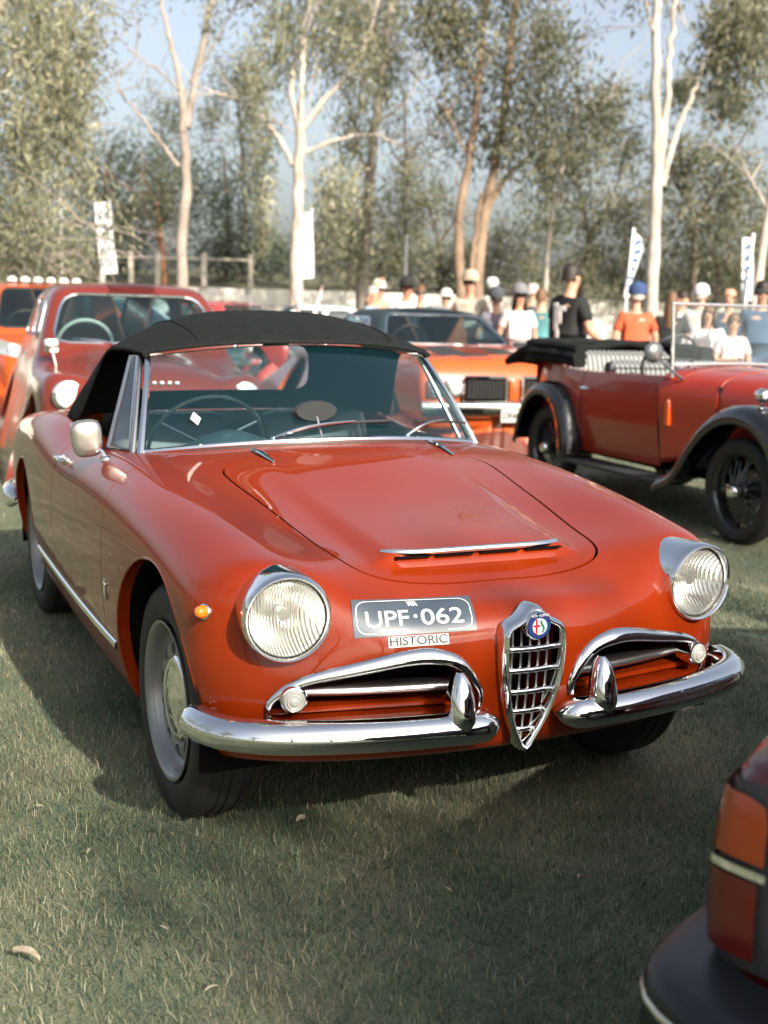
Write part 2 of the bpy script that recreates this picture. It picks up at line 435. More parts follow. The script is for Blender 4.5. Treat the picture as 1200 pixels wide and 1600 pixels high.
for yc, rr in ((YF, .366), (YR, .355)):
    sh = sh.cut(region_fn(lambda V, yc=yc, rr=rr: np.maximum(.47-np.abs(V[:, 0]), np.hypot(V[:, 1]-yc, V[:, 2]-.313)-rr), lambda V, yc=yc: (np.abs(V[:, 1]-yc) < .5) & (np.abs(V[:, 0]) > .4)))[1]
    sh.edge = [e for e in sh.edge if abs(sh.V[e[0]][0]) > .6]
    sh.add_lip(0, vec=lambda p: np.array([-.035*np.sign(p[0]), 0, 0]))
# bonnet
hood_half = [(0, -.452), (.10, -.449), (.20, -.437), (.29, -.414), (.335, -.385), (.358, -.335), (.372, -.25), (.396, -.05), (.420, .18), (.438, .36), (.434, .43), (.41, .472), (.38, .492), (.2, .515), (0, .52)]
hh = spline_pts(hood_half, 70); hood_poly = [tuple(p) for p in hh] + [(-p[0], p[1]) for p in hh[-2:0:-1]]
topz = lambda V: (V[:, 2] > .58) & (np.abs(V[:, 0]) < .55) & (V[:, 1] < .6) & (V[:, 1] > -.56)
hd = lambda V: poly_sd(hood_poly, V[:, :2])
inn, sh = sh.cut(region_fn(lambda V: hd(V)-.0035, topz)); sh.add_lip(.02)
hood, _ = inn.cut(region_fn(lambda V: hd(V)+.0035, lambda V: np.ones(len(V), bool))); hood.add_lip(.02)
# cockpit
ck = [(0, .70), (.30, .735), (.50, .81), (.585, .90), (.60, 1.2), (.61, 1.55), (.58, 1.78), (.45, 1.93), (0, 1.97)]
cp_ = spline_pts(ck, 60); ck_poly = [tuple(p) for p in cp_] + [(-p[0], p[1]) for p in cp_[-2:0:-1]]
sh = sh.cut(region_fn(lambda V: poly_sd(ck_poly, V[:, :2]), lambda V: (V[:, 2] > .6) & (V[:, 1] > .5) & (V[:, 1] < 2.2)))[1]; sh.add_lip(.03)
# doors
dpoly = round_poly([(.50, .335, .05), (1.40, .335, .08), (1.44, 1.2), (.575, 1.2), (.575, .86, .12), (.52, .70, .2)], .05)
doors = []
dt = lambda V: (np.abs(V[:, 0]) > .57) & (V[:, 1] > .3) & (V[:, 1] < 1.7) & (V[:, 2] > .25)
dd = lambda V: poly_sd(dpoly, V[:, 1:3])
for sg in (-1, 1):
    inn, sh = sh.cut(region_fn(lambda V: dd(V)-.0028, lambda V: dt(V) & (V[:, 0]*sg > 0))); sh.add_lip(.02)
    d_, _ = inn.cut(region_fn(lambda V: dd(V)+.0028, lambda V: np.ones(len(V), bool))); d_.add_lip(.02); doors.append((sg, d_))
# side intakes in the nose
def in_top(x): return Spl([.10, .135, .17, .215, .27, .35, .45, .54, .585, .62])([.40, .462, .508, .531, .537, .527, .507, .484, .455, .41], x)
INT_BOT = .400
for sg in (-1, 1):
    def fi(V, sg=sg):
        x = V[:, 0]*sg
        return smax(smax(V[:, 2]-in_top(np.clip(x, .10, .62)), INT_BOT-V[:, 2], .02), np.maximum(x-.600, .122-x), .02)
    sh = sh.cut(region_fn(fi, lambda V, sg=sg: (V[:, 1] < -.3) & (V[:, 0]*sg > .08) & (V[:, 0]*sg < .68) & (V[:, 2] > .35) & (V[:, 2] < .58)))[1]
    sh.add_lip(0, vec=lambda p: np.array([0, .13, 0]))
# lamp buckets
for sg in (-1, 1):
    sh = sh.cut(region_fn(lambda V, sg=sg: np.hypot(V[:, 0]-sg*.560, V[:, 2]-.636)-.094, lambda V, sg=sg: (V[:, 1] < -.30) & (V[:, 0]*sg > .4)))[1]
# shield grille opening
SHIELD = [(0, .652), (.010, .650), (.020, .642), (.030, .632), (.041, .623), (.058, .615), (.073, .606), (.081, .594), (.0845, .575), (.0845, .543), (.082, .495), (.0745, .447), (.063, .40), (.045, .352), (.025, .312), (.009, .290), (0, .286)]
GIN = [(x*.80, .462+(z-.462)*.93) for x, z in SHIELD if z < .62]; GIN = [(0, GIN[0][1]+.006)]+GIN
gin_poly = GIN + [(-x, z) for x, z in GIN[-2:0:-1]]
def g_at(z): return float(np.interp(-z, [-p[1] for p in GIN], [p[0] for p in GIN]))
def fg(V): return poly_sd(gin_poly, V[:, [0, 2]])
sh = sh.cut(region_fn(fg, lambda V: (V[:, 1] < -.35) & (np.abs(V[:, 0]) < .15) & (V[:, 2] < .64) & (V[:, 2] > .25)))[1]
sh.add_lip(0, vec=lambda p: np.array([0, .10, 0]))
body = sh.build('body', RED, car)
hood_o = hood.build('bonnet', RED, car)
for sg, d_ in doors:
    do = d_.build('door', RED, car)
    if sg < 0: door_r = do
def surf(x, y, z=None, d=(0, 0, 1)):
    """point on the body surface along direction d"""
    o = np.array([[x, y, .5 if z is None else z]], float); return cast(bodyF, o, np.array([d], float), 1.2, 22)[0]
def surf_x(y, z, sg=-1): return cast(bodyF, np.array([[0, y, z]], float), np.array([[sg, 0, 0]], float), 1.2, 22)[0]
def surf_y(x, z): return cast(bodyF, np.array([[x, -.1, z]], float), np.array([[0, -1, 0]], float), 1.2, 22)[0]
def body_n(p):
    e = 1e-3; p = np.array(p, float); q = np.concatenate([p+np.eye(3)*e, p-np.eye(3)*e]); f = bodyF(q); n = f[:3]-f[3:]; return n/np.linalg.norm(n)
def thing_part(name, parent):
    o = bpy.data.objects.new(name, None); o.empty_display_size = .05; o.parent = parent; COL.objects.link(o); return o
gr0 = thing_part('grille', car)
# wheel wells, floor pan and intake backs
for yc, rr in ((YF, .375), (YR, .365)):
    for sg in (-1, 1):
        b = MB(); G = [[(sg*x, yc+rr*math.cos(a), .313+rr*math.sin(a)) for a in np.linspace(-.2, math.pi+.2, 28)] for x in (.73, .44)]
        b.grid(G); b.prism([(yc+rr*math.cos(a), .313+rr*math.sin(a)) for a in np.linspace(-.2, math.pi+.2, 28)], sg*.44, sg*.43, 'yz')
        b.build('wheel_well', DARK, car)
b = MB(); b.box((0, 1.5, .20), (1.1, 2.2, .03)); b.build('underbody', DARK, car)
b = MB()
for sg in (-1, 1): MB().box((sg*.36, -.425, .46), (.54, .01, .2)).build('intake_back', DARK, car)
MB().box((0, -.51, .45), (.22, .01, .36)).build('grille_back', DARK, gr0)
# chrome brows of the side intakes, bar, parking lamps
for sg in (-1, 1):
    xs = np.concatenate([np.linspace(.128, .2, 10), np.linspace(.21, .54, 22), np.linspace(.55, .598, 8)])
    pts = []
    for x in xs: z = float(in_top(x)[0]); p = surf_y(sg*x, z); pts.append((p[0], p[1]-.004, p[2]))
    pts = [(pts[0][0], pts[0][1], pts[0][2]-.035)]+pts+[(pts[-1][0]+sg*.004, pts[-1][1], pts[-1][2]-.025), (pts[-1][0]-sg*.002, pts[-1][1], pts[-1][2]-.045)]
    pts = spline_pts(pts, 70); n = len(pts)
    G = []
    wt = np.interp(np.linspace(0, 1, n), [0, .08, .3, .7, .93, 1], [.008, .014, .026, .018, .010, .006])
    for i, p in enumerate(pts):      # a hooked lip: rises from the panel, rolls over and into the mouth
        t = pts[min(i+1, n-1)]-pts[max(i-1, 0)]; t = t/np.linalg.norm(t); up = np.array([-t[2], 0, t[0]]); up = up/max(np.linalg.norm(up), 1e-9)
        if up@np.array([0, 0, 1]) < 0 and .1 < i/n < .9: up = -up
        if i/n <= .1 and up[0]*sg > 0: up = -up
        if i/n >= .9 and up[0]*sg < 0: up = -up
        w = wt[i]; fw = np.array([0, -1, 0])
        prof = [(1.0, -.15), (.9, .2), (.55, .55), (.1, .8), (-.25, .75), (-.4, .45), (-.38, -.2), (-.1, -.6)]
        G.append([p+up*w*a+fw*w*bb*.9 for a, bb in prof])
    MB().grid(G).build('intake_brow', CHROME, car, angle=80)
    y0 = surf_y(sg*.36, .45)[1]
    G = []
    for x in np.linspace(.16, .53, 14):
        yy = surf_y(sg*x, .46)[1]+.035
        G.append([(sg*x, yy+dy, .452+dz) for dy, dz in ((.03, .020), (.006, .014), (-.004, .002), (.0, -.006), (.03, -.012))])
    MB().grid(G).build('intake_bar', STEEL, car, angle=70)
    MB().box((sg*.36, y0+.075, .414), (.46, .05, .012), rot=(0, 0, sg*.16)).build('intake_sill', RED, car)
    p = surf_y(sg*.553, .452); R = Euler((0, 0, sg*.22)).to_matrix(); c = (p[0], p[1]-.002, p[2])
    lo = MB().lathe([(-.03, .030), (.012, .032), (.018, .030), (.02, .026)], 'y', c, 24, -1, R).build('parking_lamp', CHROME, car)
    MB().lathe([(.016, .0275), (.024, .026), (.028, .022), (.0265, .019), (.031, .016), (.0295, .012), (.033, .008), (.034, 0)], 'y', c, 24, -1, R).build('lens', mat('ribbed clear lens', (.40, .40, .37), .12, coat=1.), lo)
# headlamps
def headlamp(sg):
    c = (sg*.560, -.464, .636); R = Euler((rad(-1.5), 0, sg*.10)).to_matrix()
    ring = MB()
    n = 48; prof = [(-.10, .1045, 0), (-.02, .1045, 0), (.02, .1045, .3), (.045, .1035, .7), (.06, .1008, 1), (.064, .097, 1), (.060, .093, 1), (.052, .091, 1), (.046, .0905, 1)]
    V = []
    for (o, r, k) in prof:
        for q in range(n):
            a = 2*math.pi*q/n; hood_ = .012*max(0, math.sin(a))*k
            v = R @ Vector((r*math.cos(a), -(o+hood_), r*math.sin(a))); V.append((v[0]+c[0], v[1]+c[1], v[2]+c[2]))
    F = [(i*n+q, i*n+(q+1) % n, (i+1)*n+(q+1) % n, (i+1)*n+q) for i in range(len(prof)-1) for q in range(n)]
    ring.add(V, F); h = thing_part('headlight', car)
    ring.build('ring', CHROME, h, angle=80)
    MB().lathe([(-.035, .004), (-.033, .02), (-.024, .04), (-.006, .06), (.020, .078), (.045, .0895)], 'y', c, 40, -1, R, cap=False).build('reflector', REFL, h, angle=80)
    MB().lathe([(.020, .0001), (.020, .014), (.012, .016), (-.03, .012)], 'y', c, 20, -1, R).build('bulb_shield', STEEL, h)
    # ribbed lens
    G = []; nr, na = 18, 64
    for i in range(nr+1):
        r = .0895*i/nr; row = []
        for q in range(na):
            a = 2*math.pi*q/na; x, z = r*math.cos(a), r*math.sin(a)
            v = R @ Vector((x, -(.050+.020*(1-(r/.0895)**2)), z)); row.append((v[0]+c[0], v[1]+c[1], v[2]+c[2]))
        row.append(row[0]); G.append(row)
    MB().grid(G).build('lens', HLENS, h, angle=80, recalc=True)
    MB().lathe([(.0495, .0915), (.052, .0895), (.0495, .0870), (.047, .0885)], 'y', c, 40, -1, R, cap=False).build('gasket', BLACKRUB, h)
def lens_material():
    m = bpy.data.materials.new('fluted headlamp glass'); m.use_nodes = True; nt = m.node_tree; out = nt.nodes['Material Output']; nt.nodes.remove(nt.nodes['Principled BSDF'])
    gl = nt.nodes.new('ShaderNodeBsdfGlossy'); gl.inputs['Roughness'].default_value = .05; gl.inputs[0].default_value = (.95, .95, .92, 1)
    tr = nt.nodes.new('ShaderNodeBsdfTransparent'); tr.inputs[0].default_value = (.94, .95, .92, 1)
    df = nt.nodes.new('ShaderNodeBsdfDiffuse'); df.inputs[0].default_value = (.72, .71, .66, 1)
    tc = nt.nodes.new('ShaderNodeTexCoord'); wv = nt.nodes.new('ShaderNodeTexWave'); wv.wave_type = 'BANDS'; wv.bands_direction = 'X'; wv.inputs['Scale'].default_value = 48; wv.inputs['Distortion'].default_value = 0
    nz = nt.nodes.new('ShaderNodeTexNoise'); nz.inputs['Scale'].default_value = 22
    nt.links.new(tc.outputs['Object'], wv.inputs['Vector']); nt.links.new(tc.outputs['Object'], nz.inputs['Vector'])
    bp = nt.nodes.new('ShaderNodeBump'); bp.inputs['Strength'].default_value = .06; bp.inputs['Distance'].default_value = .004
    nt.links.new(wv.outputs['Fac'], bp.inputs['Height']); nt.links.new(bp.outputs[0], gl.inputs['Normal'])
    fr = nt.nodes.new('ShaderNodeFresnel'); ge = nt.nodes.new('ShaderNodeNewGeometry'); io = nt.nodes.new('ShaderNodeMapRange'); io.inputs['To Min'].default_value = 1.5; io.inputs['To Max'].default_value = 1/1.5; nt.links.new(ge.outputs['Backfacing'], io.inputs['Value']); nt.links.new(io.outputs[0], fr.inputs[0]); nt.links.new(bp.outputs[0], fr.inputs['Normal'])
    m1 = nt.nodes.new('ShaderNodeMixShader'); m2 = nt.nodes.new('ShaderNodeMixShader')
    mr = nt.nodes.new('ShaderNodeMapRange'); mr.inputs['To Min'].default_value = .08; mr.inputs['To Max'].default_value = .22; nt.links.new(wv.outputs['Fac'], mr.inputs['Value'])
    nt.links.new(mr.outputs[0], m1.inputs[0]); nt.links.new(tr.outputs[0], m1.inputs[1]); nt.links.new(df.outputs[0], m1.inputs[2])
    nt.links.new(fr.outputs[0], m2.inputs[0]); nt.links.new(m1.outputs[0], m2.inputs[1]); nt.links.new(gl.outputs[0], m2.inputs[2]); nt.links.new(m2.outputs[0], out.inputs[0])
    return m
HLENS = lens_material()
for sg in (-1, 1): headlamp(sg)
# shield grille
gr = gr0
gy = lambda z: np.interp(z, [.25, .35, .45, .55, .62, .66], [-.605, -.622, -.640, -.645, -.640, -.628])
def shield(k):
    """closed outline (x,z), offset outward by k"""
    R_ = spline_pts(SHIELD, 60); Rr = np.concatenate([R_, (R_*np.array([-1, 1]))[-2:0:-1]]); m = len(Rr); out = []
    for i in range(m):
        t = Rr[(i+1) % m]-Rr[i-1]; nn = np.array([t[1], -t[0]])/max(np.linalg.norm(t), 1e-9)
        out.append(Rr[i]-nn*k)
    return np.array(out)
G = []
for k, f in ((.000, .035), (.001, .006), (-.003, -.009), (-.009, -.014), (-.014, -.010), (-.0165, .002), (-.017, .03)):
    o = shield(k); G.append([(x, gy(z)+f, z) for x, z in o]+[(o[0][0], gy(o[0][1])+f, o[0][1])])
MB().grid(G).build('shell', CHROME, gr, angle=70)
for z in (.546, .494, .441, .390, .342):
    w = g_at(z)+.004
    G = [[(x, gy(z)+.012-.008*(1-(x/w)**2)+dy, z+dz) for dy, dz in ((.022, .006), (.001, .0075), (-.004, .003), (-.003, -.003), (.002, -.007), (.022, -.008))] for x in np.linspace(-w, w, 11)]
    MB().grid(G).build('grille_bar', CHROME, gr, angle=60)
for x in (-.0472, -.0236, 0, .0236, .0472):
    zt = [z for z in np.linspace(.60, .29, 80) if g_at(z) > abs(x)+.001]
    if x == 0: zt = [z for z in zt if z < .575]
    MB().tube([(x, gy(z)+.020, z) for z in np.linspace(max(zt), min(zt), 10)], .0028, 6).build('grille_rod', STEEL, gr)
# round emblem on the shell
ec = (0, gy(.606)-.012, .606)
em = thing_part('badge', car)
MB().lathe([(-.02, .034), (.004, .034), (.008, .0315), (.008, .029)], 'y', ec, 36, -1).build('bezel', CHROME, em)
MB().lathe([(.0085, .0295), (.0095, .0001)], 'y', ec, 36, -1).build('blue_ring', mat('badge blue', (.02, .04, .16), .25, coat=1), em)
def half_disc(sg, r, y):
    return [(sg*r*math.cos(a)*1.0, r*math.sin(a)) for a in np.linspace(-math.pi/2, math.pi/2, 16)]
for sg, m_, nm in ((-1, mat('badge white', (.75, .73, .68), .3, coat=1), 'white_field'), (1, mat('badge pale blue', (.42, .55, .60), .3, coat=1), 'pale_field')):
    o = MB(); pts = [(ec[0]+p, ec[2]+q) for p, q in half_disc(sg, .0195, 0)]; o.prism(pts, ec[1]-.0100, ec[1]-.0115); o.build(nm, m_, em, smooth=False)
o = MB(); o.box((-.0095, ec[1]-.012, .606), (.0045, .002, .034)); o.box((-.0095, ec[1]-.0122, .608), (.017, .002, .0045)); o.build('red_cross', mat('badge red', (.5, .02, .02), .3, coat=1), em, smooth=False)
o = MB(); o.tube([(.006+.004*math.sin(t*5), ec[1]-.012, .592+.028*t) for t in np.linspace(0, 1, 16)], .0022, 6); o.build('green_serpent', mat('badge green', (.03, .16, .05), .3, coat=1), em)
text_mesh('ring_letters', 'ALFA  ROMEO', .0075, WHITE, em, Matrix.Translation(Vector((0, ec[1]-.0105, .6315))) @ Euler((rad(90), 0, 0)).to_matrix().to_4x4())
# front bumpers with overriders
def bumper_half(sg):
    path = spline_pts([(.082, -.610, .374), (.12, -.634, .375), (.20, -.642, .377), (.35, -.628, .379), (.50, -.600, .381), (.61, -.562, .382), (.685, -.515, .383), (.728, -.455, .383), (.742, -.39, .383), (.742, -.345, .383)], 46)
    n = len(path); G = []
    for i, p in enumerate(path):
        t = path[min(i+1, n-1)]-path[max(i-1, 0)]; t /= np.linalg.norm(t); out = np.array([t[1], -t[0], 0])
        e = min(1, i/3.0+.02)**.5 * min(1, (n-1-i)/2.5+.05)**.5
        h, d = .040*e, .044*e
        prof = [(-.42, .85), (.10, .98), (.55, .78), (.86, .42), (1.0, .0), (.90, -.42), (.62, -.80), (.15, -1.0), (-.42, -.86)]
        G.append([(sg*(p[0]+out[0]*d*a), p[1]+out[1]*d*a, p[2]+h*bb) for a, bb in prof])
    bo = MB().grid(G).build('bumper', CHROME, car, angle=80)
    # overrider
    G = []
    for t in np.linspace(0, 1, 14):
        z = .345+.165*t; k = math.sqrt(max(0.0, 1-((t-.40)/.615)**2)) if t > .40 else math.sqrt(max(0., 1-((t-.40)/.44)**2))
        w, d = .035*k+.0008, .040*k**.8+.001
        yb = -.650+.012*abs(t-.4)*2
        G.append([(sg*.192+w*math.cos(a), yb-d*max(math.sin(a), -.2), z) for a in np.linspace(-.5, math.pi+.5, 15)])
    MB().grid(G).build('overrider', CHROME, bo, angle=80)
for sg in (-1, 1): bumper_half(sg)
# scoop trim on the bonnet
pts = [(x, -.364, .734-.03*x*x) for x in np.linspace(-.254, .254, 24)]
pts = [(p[0], p[1]+.045*abs(p[0]/.252)**6, p[2]) for p in pts]
MB().tube(pts, [.005]+[.0095]*22+[.005], 8, flat=(1.1, .85)).build('scoop_trim', CHROME, hood_o)
for x0, x1 in ((-.235, -.14), (-.125, -.02), (.0, .11), (.13, .235)): MB().box(((x0+x1)/2, -.3665, surf((x0+x1)/2, -.350)[2]-.0075), (x1-x0, .012, .0032)).build('scoop_slot', DARK, hood_o)

# ------------------------------------------------------------------ roadster: glass, top, wheels, trim
def hit(px, py, t0=1.5, t1=8.0):
    """first point of the roadster's body seen at a photo pixel"""
    v = _f + _r*(px-600)/FPX + _u*(800-py)/FPX; t = np.linspace(t0, t1, 1600); f = bodyF(CAMP+t[:, None]*v)
    k = np.argmax(f < 0)
    if f[k] >= 0: k = np.argmin(f)
    a, b_ = t[k-1], t[k]
    for _ in range(30):
        m_ = (a+b_)/2
        if bodyF((CAMP+m_*v)[None])[0] < 0: b_ = m_
        else: a = m_
    return CAMP+a*v
def drape(c, ax, ay, a, b_, off):
    """points of a flat sheet laid on the body: centre c, axes ax, ay"""
    a = np.atleast_1d(np.asarray(a, float)); b_ = np.atleast_1d(np.asarray(b_, float))
    n = np.cross(ax, ay); q = np.array(c)+np.outer(a, ax)+np.outer(b_, ay)-n*.13
    return cast(bodyF, q, np.tile(n, (len(q), 1)), .5, 22)+n*off
def drape_frame(c, right):
    n = body_n(c); ax = np.array(right, float); ax -= n*(ax@n); ax /= np.linalg.norm(ax); ay = np.cross(n, ax)
    return ax, ay
# windscreen
def ws_pt(u, v):
    bx = np.array([.585*u, .615+.185*u*u, .898-.045*u*u]); tp = np.array([.497*u, .930+.137*u*u, 1.196-.045*u*u])
    return bx*(1-v)+tp*v+np.array([0, -.018, .018])*v*(1-v)*4*.5
US = np.linspace(-1, 1, 41)
ws = thing_part('windscreen', car)
MB().grid([[ws_pt(u, v) for v in np.linspace(0, 1, 12)] for u in US]).build('glass', GLASS, ws, angle=80)
MB().tube([ws_pt(u, 1.0)+np.array([0, -.004, .004]) for u in US], .0125, 8, flat=(.9, 1)).build('header_trim', CHROME, ws)
MB().tube([ws_pt(u, .0)+np.array([0, -.004, .002]) for u in US], .0105, 8).build('base_trim', CHROME, ws)
MB().tube([ws_pt(u, .0)+np.array([0, -.006, -.013]) for u in US], .012, 8).build('base_gasket', BLACKRUB, ws)
for sg in (-1, 1):
    pts = [ws_pt(sg*1.0, v)+np.array([sg*.008, 0, 0]) for v in np.linspace(-.06, 1.03, 10)]
    MB().tube(pts, [.020, .019, .018, .017, .016, .016, .015, .015, .014, .013], 8, flat=(.75, 1.0)).build('pillar', CHROME, ws)
    pts = [ws_pt(sg*1.0, v)+np.array([sg*.028, .028, -.004]) for v in np.linspace(-.03, .99, 10)]
    MB().tube(pts, .009, 8).build('pillar_edge', STEEL, ws)
    # quarter light on the door
    q = thing_part('quarter_light', car)
    A = [ws_pt(sg, .02)+np.array([sg*.034, .05, -.005]), ws_pt(sg, .97)+np.array([sg*.032, .045, 0]), ws_pt(sg, .96)+np.array([sg*.040, .095, 0]), ws_pt(sg, .02)+np.array([sg*.066, .21, -.012])]
    MB().add(A, [(0, 1, 2, 3)]).build('pane', CLEARG, q, smooth=False)
    MB().tube([A[0], A[1], A[2], A[3]], .0065, 6, closed=True).build('frame', CHROME, q)
    MB().tube([A[2]+np.array([sg*.002, .006, .0]), A[3]+np.array([sg*.002, .006, 0])], .009, 6).build('window_channel', STEEL, q)
# soft top
SY = [.905, .98, 1.08, 1.25, 1.45, 1.62, 1.74, 1.84, 1.93, 2.00]
SZC = [1.204, 1.238, 1.266, 1.292, 1.300, 1.284, 1.235, 1.13, 1.00, .885]
SXE = [.506, .520, .525, .528, .532, .548, .575, .60, .615, .62]
SZE = [1.163, 1.172, 1.180, 1.184, 1.168, 1.115, 1.04, .965, .91, .880]
SBZ = [1.150, 1.152, 1.156, 1.155, 1.10, .90, .878, .874, .872, .868]
SBX = [.512, .535, .552, .566, .59, .64, .65, .65, .645, .64]
nS = 64; sy_ = np.linspace(0, 1, nS); tS = np.linspace(0, 1, len(SY))
val = lambda arr: Spl(tS)(arr, sy_)
yy, zc_, xe_, ze_, bz_, bx_ = map(val, (SY, SZC, SXE, SZE, SBZ, SBX))
bz_ = np.minimum(bz_, ze_-.008)
half = []
for i in range(nS):
    row = []; w = max(0, 1-i/(nS*.45)); wr = max(0, (i/nS-.62)/.38)
    for u in np.linspace(0, 1, 25):
        x = xe_[i]*math.sin(u*math.pi/2)**.92; z = zc_[i]-(zc_[i]-ze_[i])*(x/xe_[i])**2.6
        y = yy[i]+.137*w*(x/.5)**2-.17*wr*(x/.62)**2.2
        # bows of the frame show faintly under the cloth
        z += .004*math.exp(-((yy[i]-1.30)/.03)**2)+.003*math.exp(-((yy[i]-1.62)/.03)**2)
        row.append((x, y, z))
    for k in np.linspace(0, 1, 13)[1:]:
        x0, y0, z0 = row[24]; bul = .018*math.sin(k*math.pi)
        row.append((x0+(bx_[i]-x0)*k**1.2+bul, y0, z0+(bz_[i]-z0)*k))
    half.append(row)
full = [[(-x, y, z) for x, y, z in r[:0:-1]]+r for r in half]; m_ = len(full[0])
tp = Shell([p for r in full for p in r], [(i*m_+j, i*m_+j+1, (i+1)*m_+j+1, (i+1)*m_+j) for i in range(nS-1) for j in range(m_-1)])
rw = round_poly([(-.375, .965), (.375, .965), (.33, 1.165), (-.33, 1.165)], .07)
inn, tp = tp.cut(region_fn(lambda V: poly_sd(rw, V[:, [0, 2]]), lambda V: (V[:, 1] > 1.45) & (V[:, 2] > .9) & (np.abs(V[:, 0]) < .45)))
tp_o = tp.build('soft_top', CANVAS, car)
md = tp_o.modifiers.new('thickness', 'SOLIDIFY'); md.thickness = .006; md.offset = -1
inn.build('rear_window', CLEARG, tp_o)
for sx in (-.36, .36):                                           # stitched seams
    pts = []
    for i in range(3, 44, 2):
        row = half[i]; j = min(range(25), key=lambda q: abs(row[q][0]-abs(sx))); p = row[j]; pts.append((math.copysign(p[0], sx), p[1], p[2]+.001))
    MB().tube(pts, .0035, 6).build('seam', CANVAS, tp_o)
MB().tube([(p[0], p[1]-.004, p[2]-.004) for p in full[0]], .006, 6).build('front_hem', CANVAS, tp_o)
# wheels
ALLOY = mat('silver wheel paint', (.24, .245, .24), .30, .55)
def make_wheel():
    w = thing_part('wheel', car)
    t = [(-.072, .215), (-.078, .235), (-.081, .262), (-.074, .288), (-.058, .302), (-.045, .3055), (-.044, .301), (-.036, .301), (-.035, .307), (-.012, .308), (-.011, .303), (-.004, .303), (-.003, .308), (.012, .308), (.013, .303), (.035, .301), (.045, .3055), (.058, .302), (.074, .288), (.081, .262), (.078, .235), (.072, .215), (.06, .20)]
    MB().lathe(t[::-1]+[(-.06, .20)], 'x', n=56, cap=False).build('tyre', TYRE, w)
    rim = thing_part('rim', w)
    MB().lathe([(.060, .190), (.072, .206), (.079, .2095), (.080, .204), (.072, .197), (.058, .190), (.040, .184), (.030, .176), (.028, .168)], 'x', n=56, cap=False).build('rim_flange', ALLOY, rim, angle=60)
    # disc with ten holes
    G = []; NA = 160
    for r, o in ((.170, .028), (.164, .036), (.157, .043), (.150, .0475), (.143, .050), (.136, .0515), (.129, .0515), (.122, .050), (.115, .047), (.108, .044), (.098, .042)):
        G.append([(o, r*math.cos(2*math.pi*k/NA), r*math.sin(2*math.pi*k/NA)) for k in range(NA)])
    V = [p for r in G for p in r]; F = [(i*NA+k, i*NA+(k+1) % NA, (i+1)*NA+(k+1) % NA, (i+1)*NA+k) for i in range(len(G)-1) for k in range(NA)]
    def holes(Q):
        a = np.arctan2(Q[:, 2], Q[:, 1]); r = np.hypot(Q[:, 1], Q[:, 2]); da = (a+.2+math.pi/10) % (2*math.pi/10)-math.pi/10
        return np.hypot(da*r/1.25, r-.137)-.0175
    _, ds = Shell(V, F).cut(holes); ds.add_lip(0, vec=lambda p: np.array([-.012, 0, 0]))
    ds.build('rim_disc', ALLOY, rim)
    MB().lathe([(.0, .175), (.0, .0)], 'x', n=32).build('brake_drum', DARK, rim)
    MB().lathe([(.034, .119), (.040, .121), (.049, .116), (.055, .104), (.056, .096), (.054, .089), (.057, .080), (.062, .062), (.064, .046), (.063, .038), (.066, .030), (.067, .014), (.067, 0)], 'x', n=48).build('hub_cap', CHROME, rim, angle=60)
    return w
w0 = make_wheel()
for i, (sg, y) in enumerate(((-1, YF), (1, YF), (-1, YR), (1, YR))):
    w = w0 if i == 0 else copy_tree(w0, car)
    w.location = (sg*.640, y, WR-.004); w.rotation_euler = (0.3*i, 0, 0 if sg > 0 else math.pi)
    if i < 2: w.rotation_euler[2] += rad(1.5)
# arch beads
for yc, rr in ((YF, .366), (YR, .355)):
    for sg in (-1, 1):
        pts = []
        for a in np.linspace(-.12, math.pi+.12, 40):
            pts.append((0, yc+rr*math.cos(a), .313+rr*math.sin(a)))
        pts = cast(bodyF, np.array(pts), np.tile([sg, 0., 0.], (len(pts), 1)), 1.2, 22)-np.array([sg*.003, 0, 0])
        MB().tube(pts, .0045, 6).build('arch_bead', RED, car)
# sill strips, side lamps, handle, mirror, fender emblem
for sg in (-1, 1):
    pts = [surf_x(y, .352, sg)+np.array([sg*.004, 0, 0]) for y in np.linspace(.385, 1.88, 24)]
    MB().tube(pts, .0125, 8, flat=(.5, 1)).build('sill_strip', CHROME, car)
    p = hit(325, 951); p = surf_x(p[1], p[2], sg); n = body_n(p); R = Vector(n).to_track_quat('X', 'Z').to_matrix()
    ml = MB().lathe([(-.004, .019), (.004, .019), (.007, .016)], 'x', p, 20, 1, R).build('side_lamp', CHROME, car)
    MB().lathe([(.005, .015), (.018, .0145), (.026, .011), (.030, .005), (.031, 0)], 'x', p, 20, 1, R).build('lens', AMBER, ml)
    dr = door_r if sg < 0 else [o for o in car.children if o.name.startswith('door') and o != door_r][0]
    p = surf_x(1.30, .775, sg); h = MB()
    h.box((p[0]+sg*.004, 1.262, .774), (.012, .03, .022), bev=.004); h.box((p[0]+sg*.004, 1.36, .774), (.012, .03, .022), bev=.004)
    h.tube([(p[0]+sg*.012, 1.25, .776), (p[0]+sg*.026, 1.27, .777), (p[0]+sg*.028, 1.32, .778), (p[0]+sg*.024, 1.37, .777)], [.006, .009, .009, .006], 8)
    h.lathe([(0, .012), (.03, .011), (.033, .008), (.033, 0)], 'x', (p[0], 1.385, .772), 14, sg); h.build('handle', CHROME, dr)
    p = surf_x(.455, .50, sg); e = MB().tube([(p[0]+sg*.003, .455, .535), (p[0]+sg*.004, .455, .505), (p[0]+sg*.003, .452, .47)], [.003, .005, .003], 6); e.tube([(p[0]+sg*.004, .44, .518), (p[0]+sg*.004, .47, .522)], .003, 6); e.build('fender_emblem', CHROME, car)
mp = hit(170, 713); mh = np.array([mp[0]-.055, mp[1]+.03, mp[2]+.062])
mi = thing_part('door_mirror', door_r)
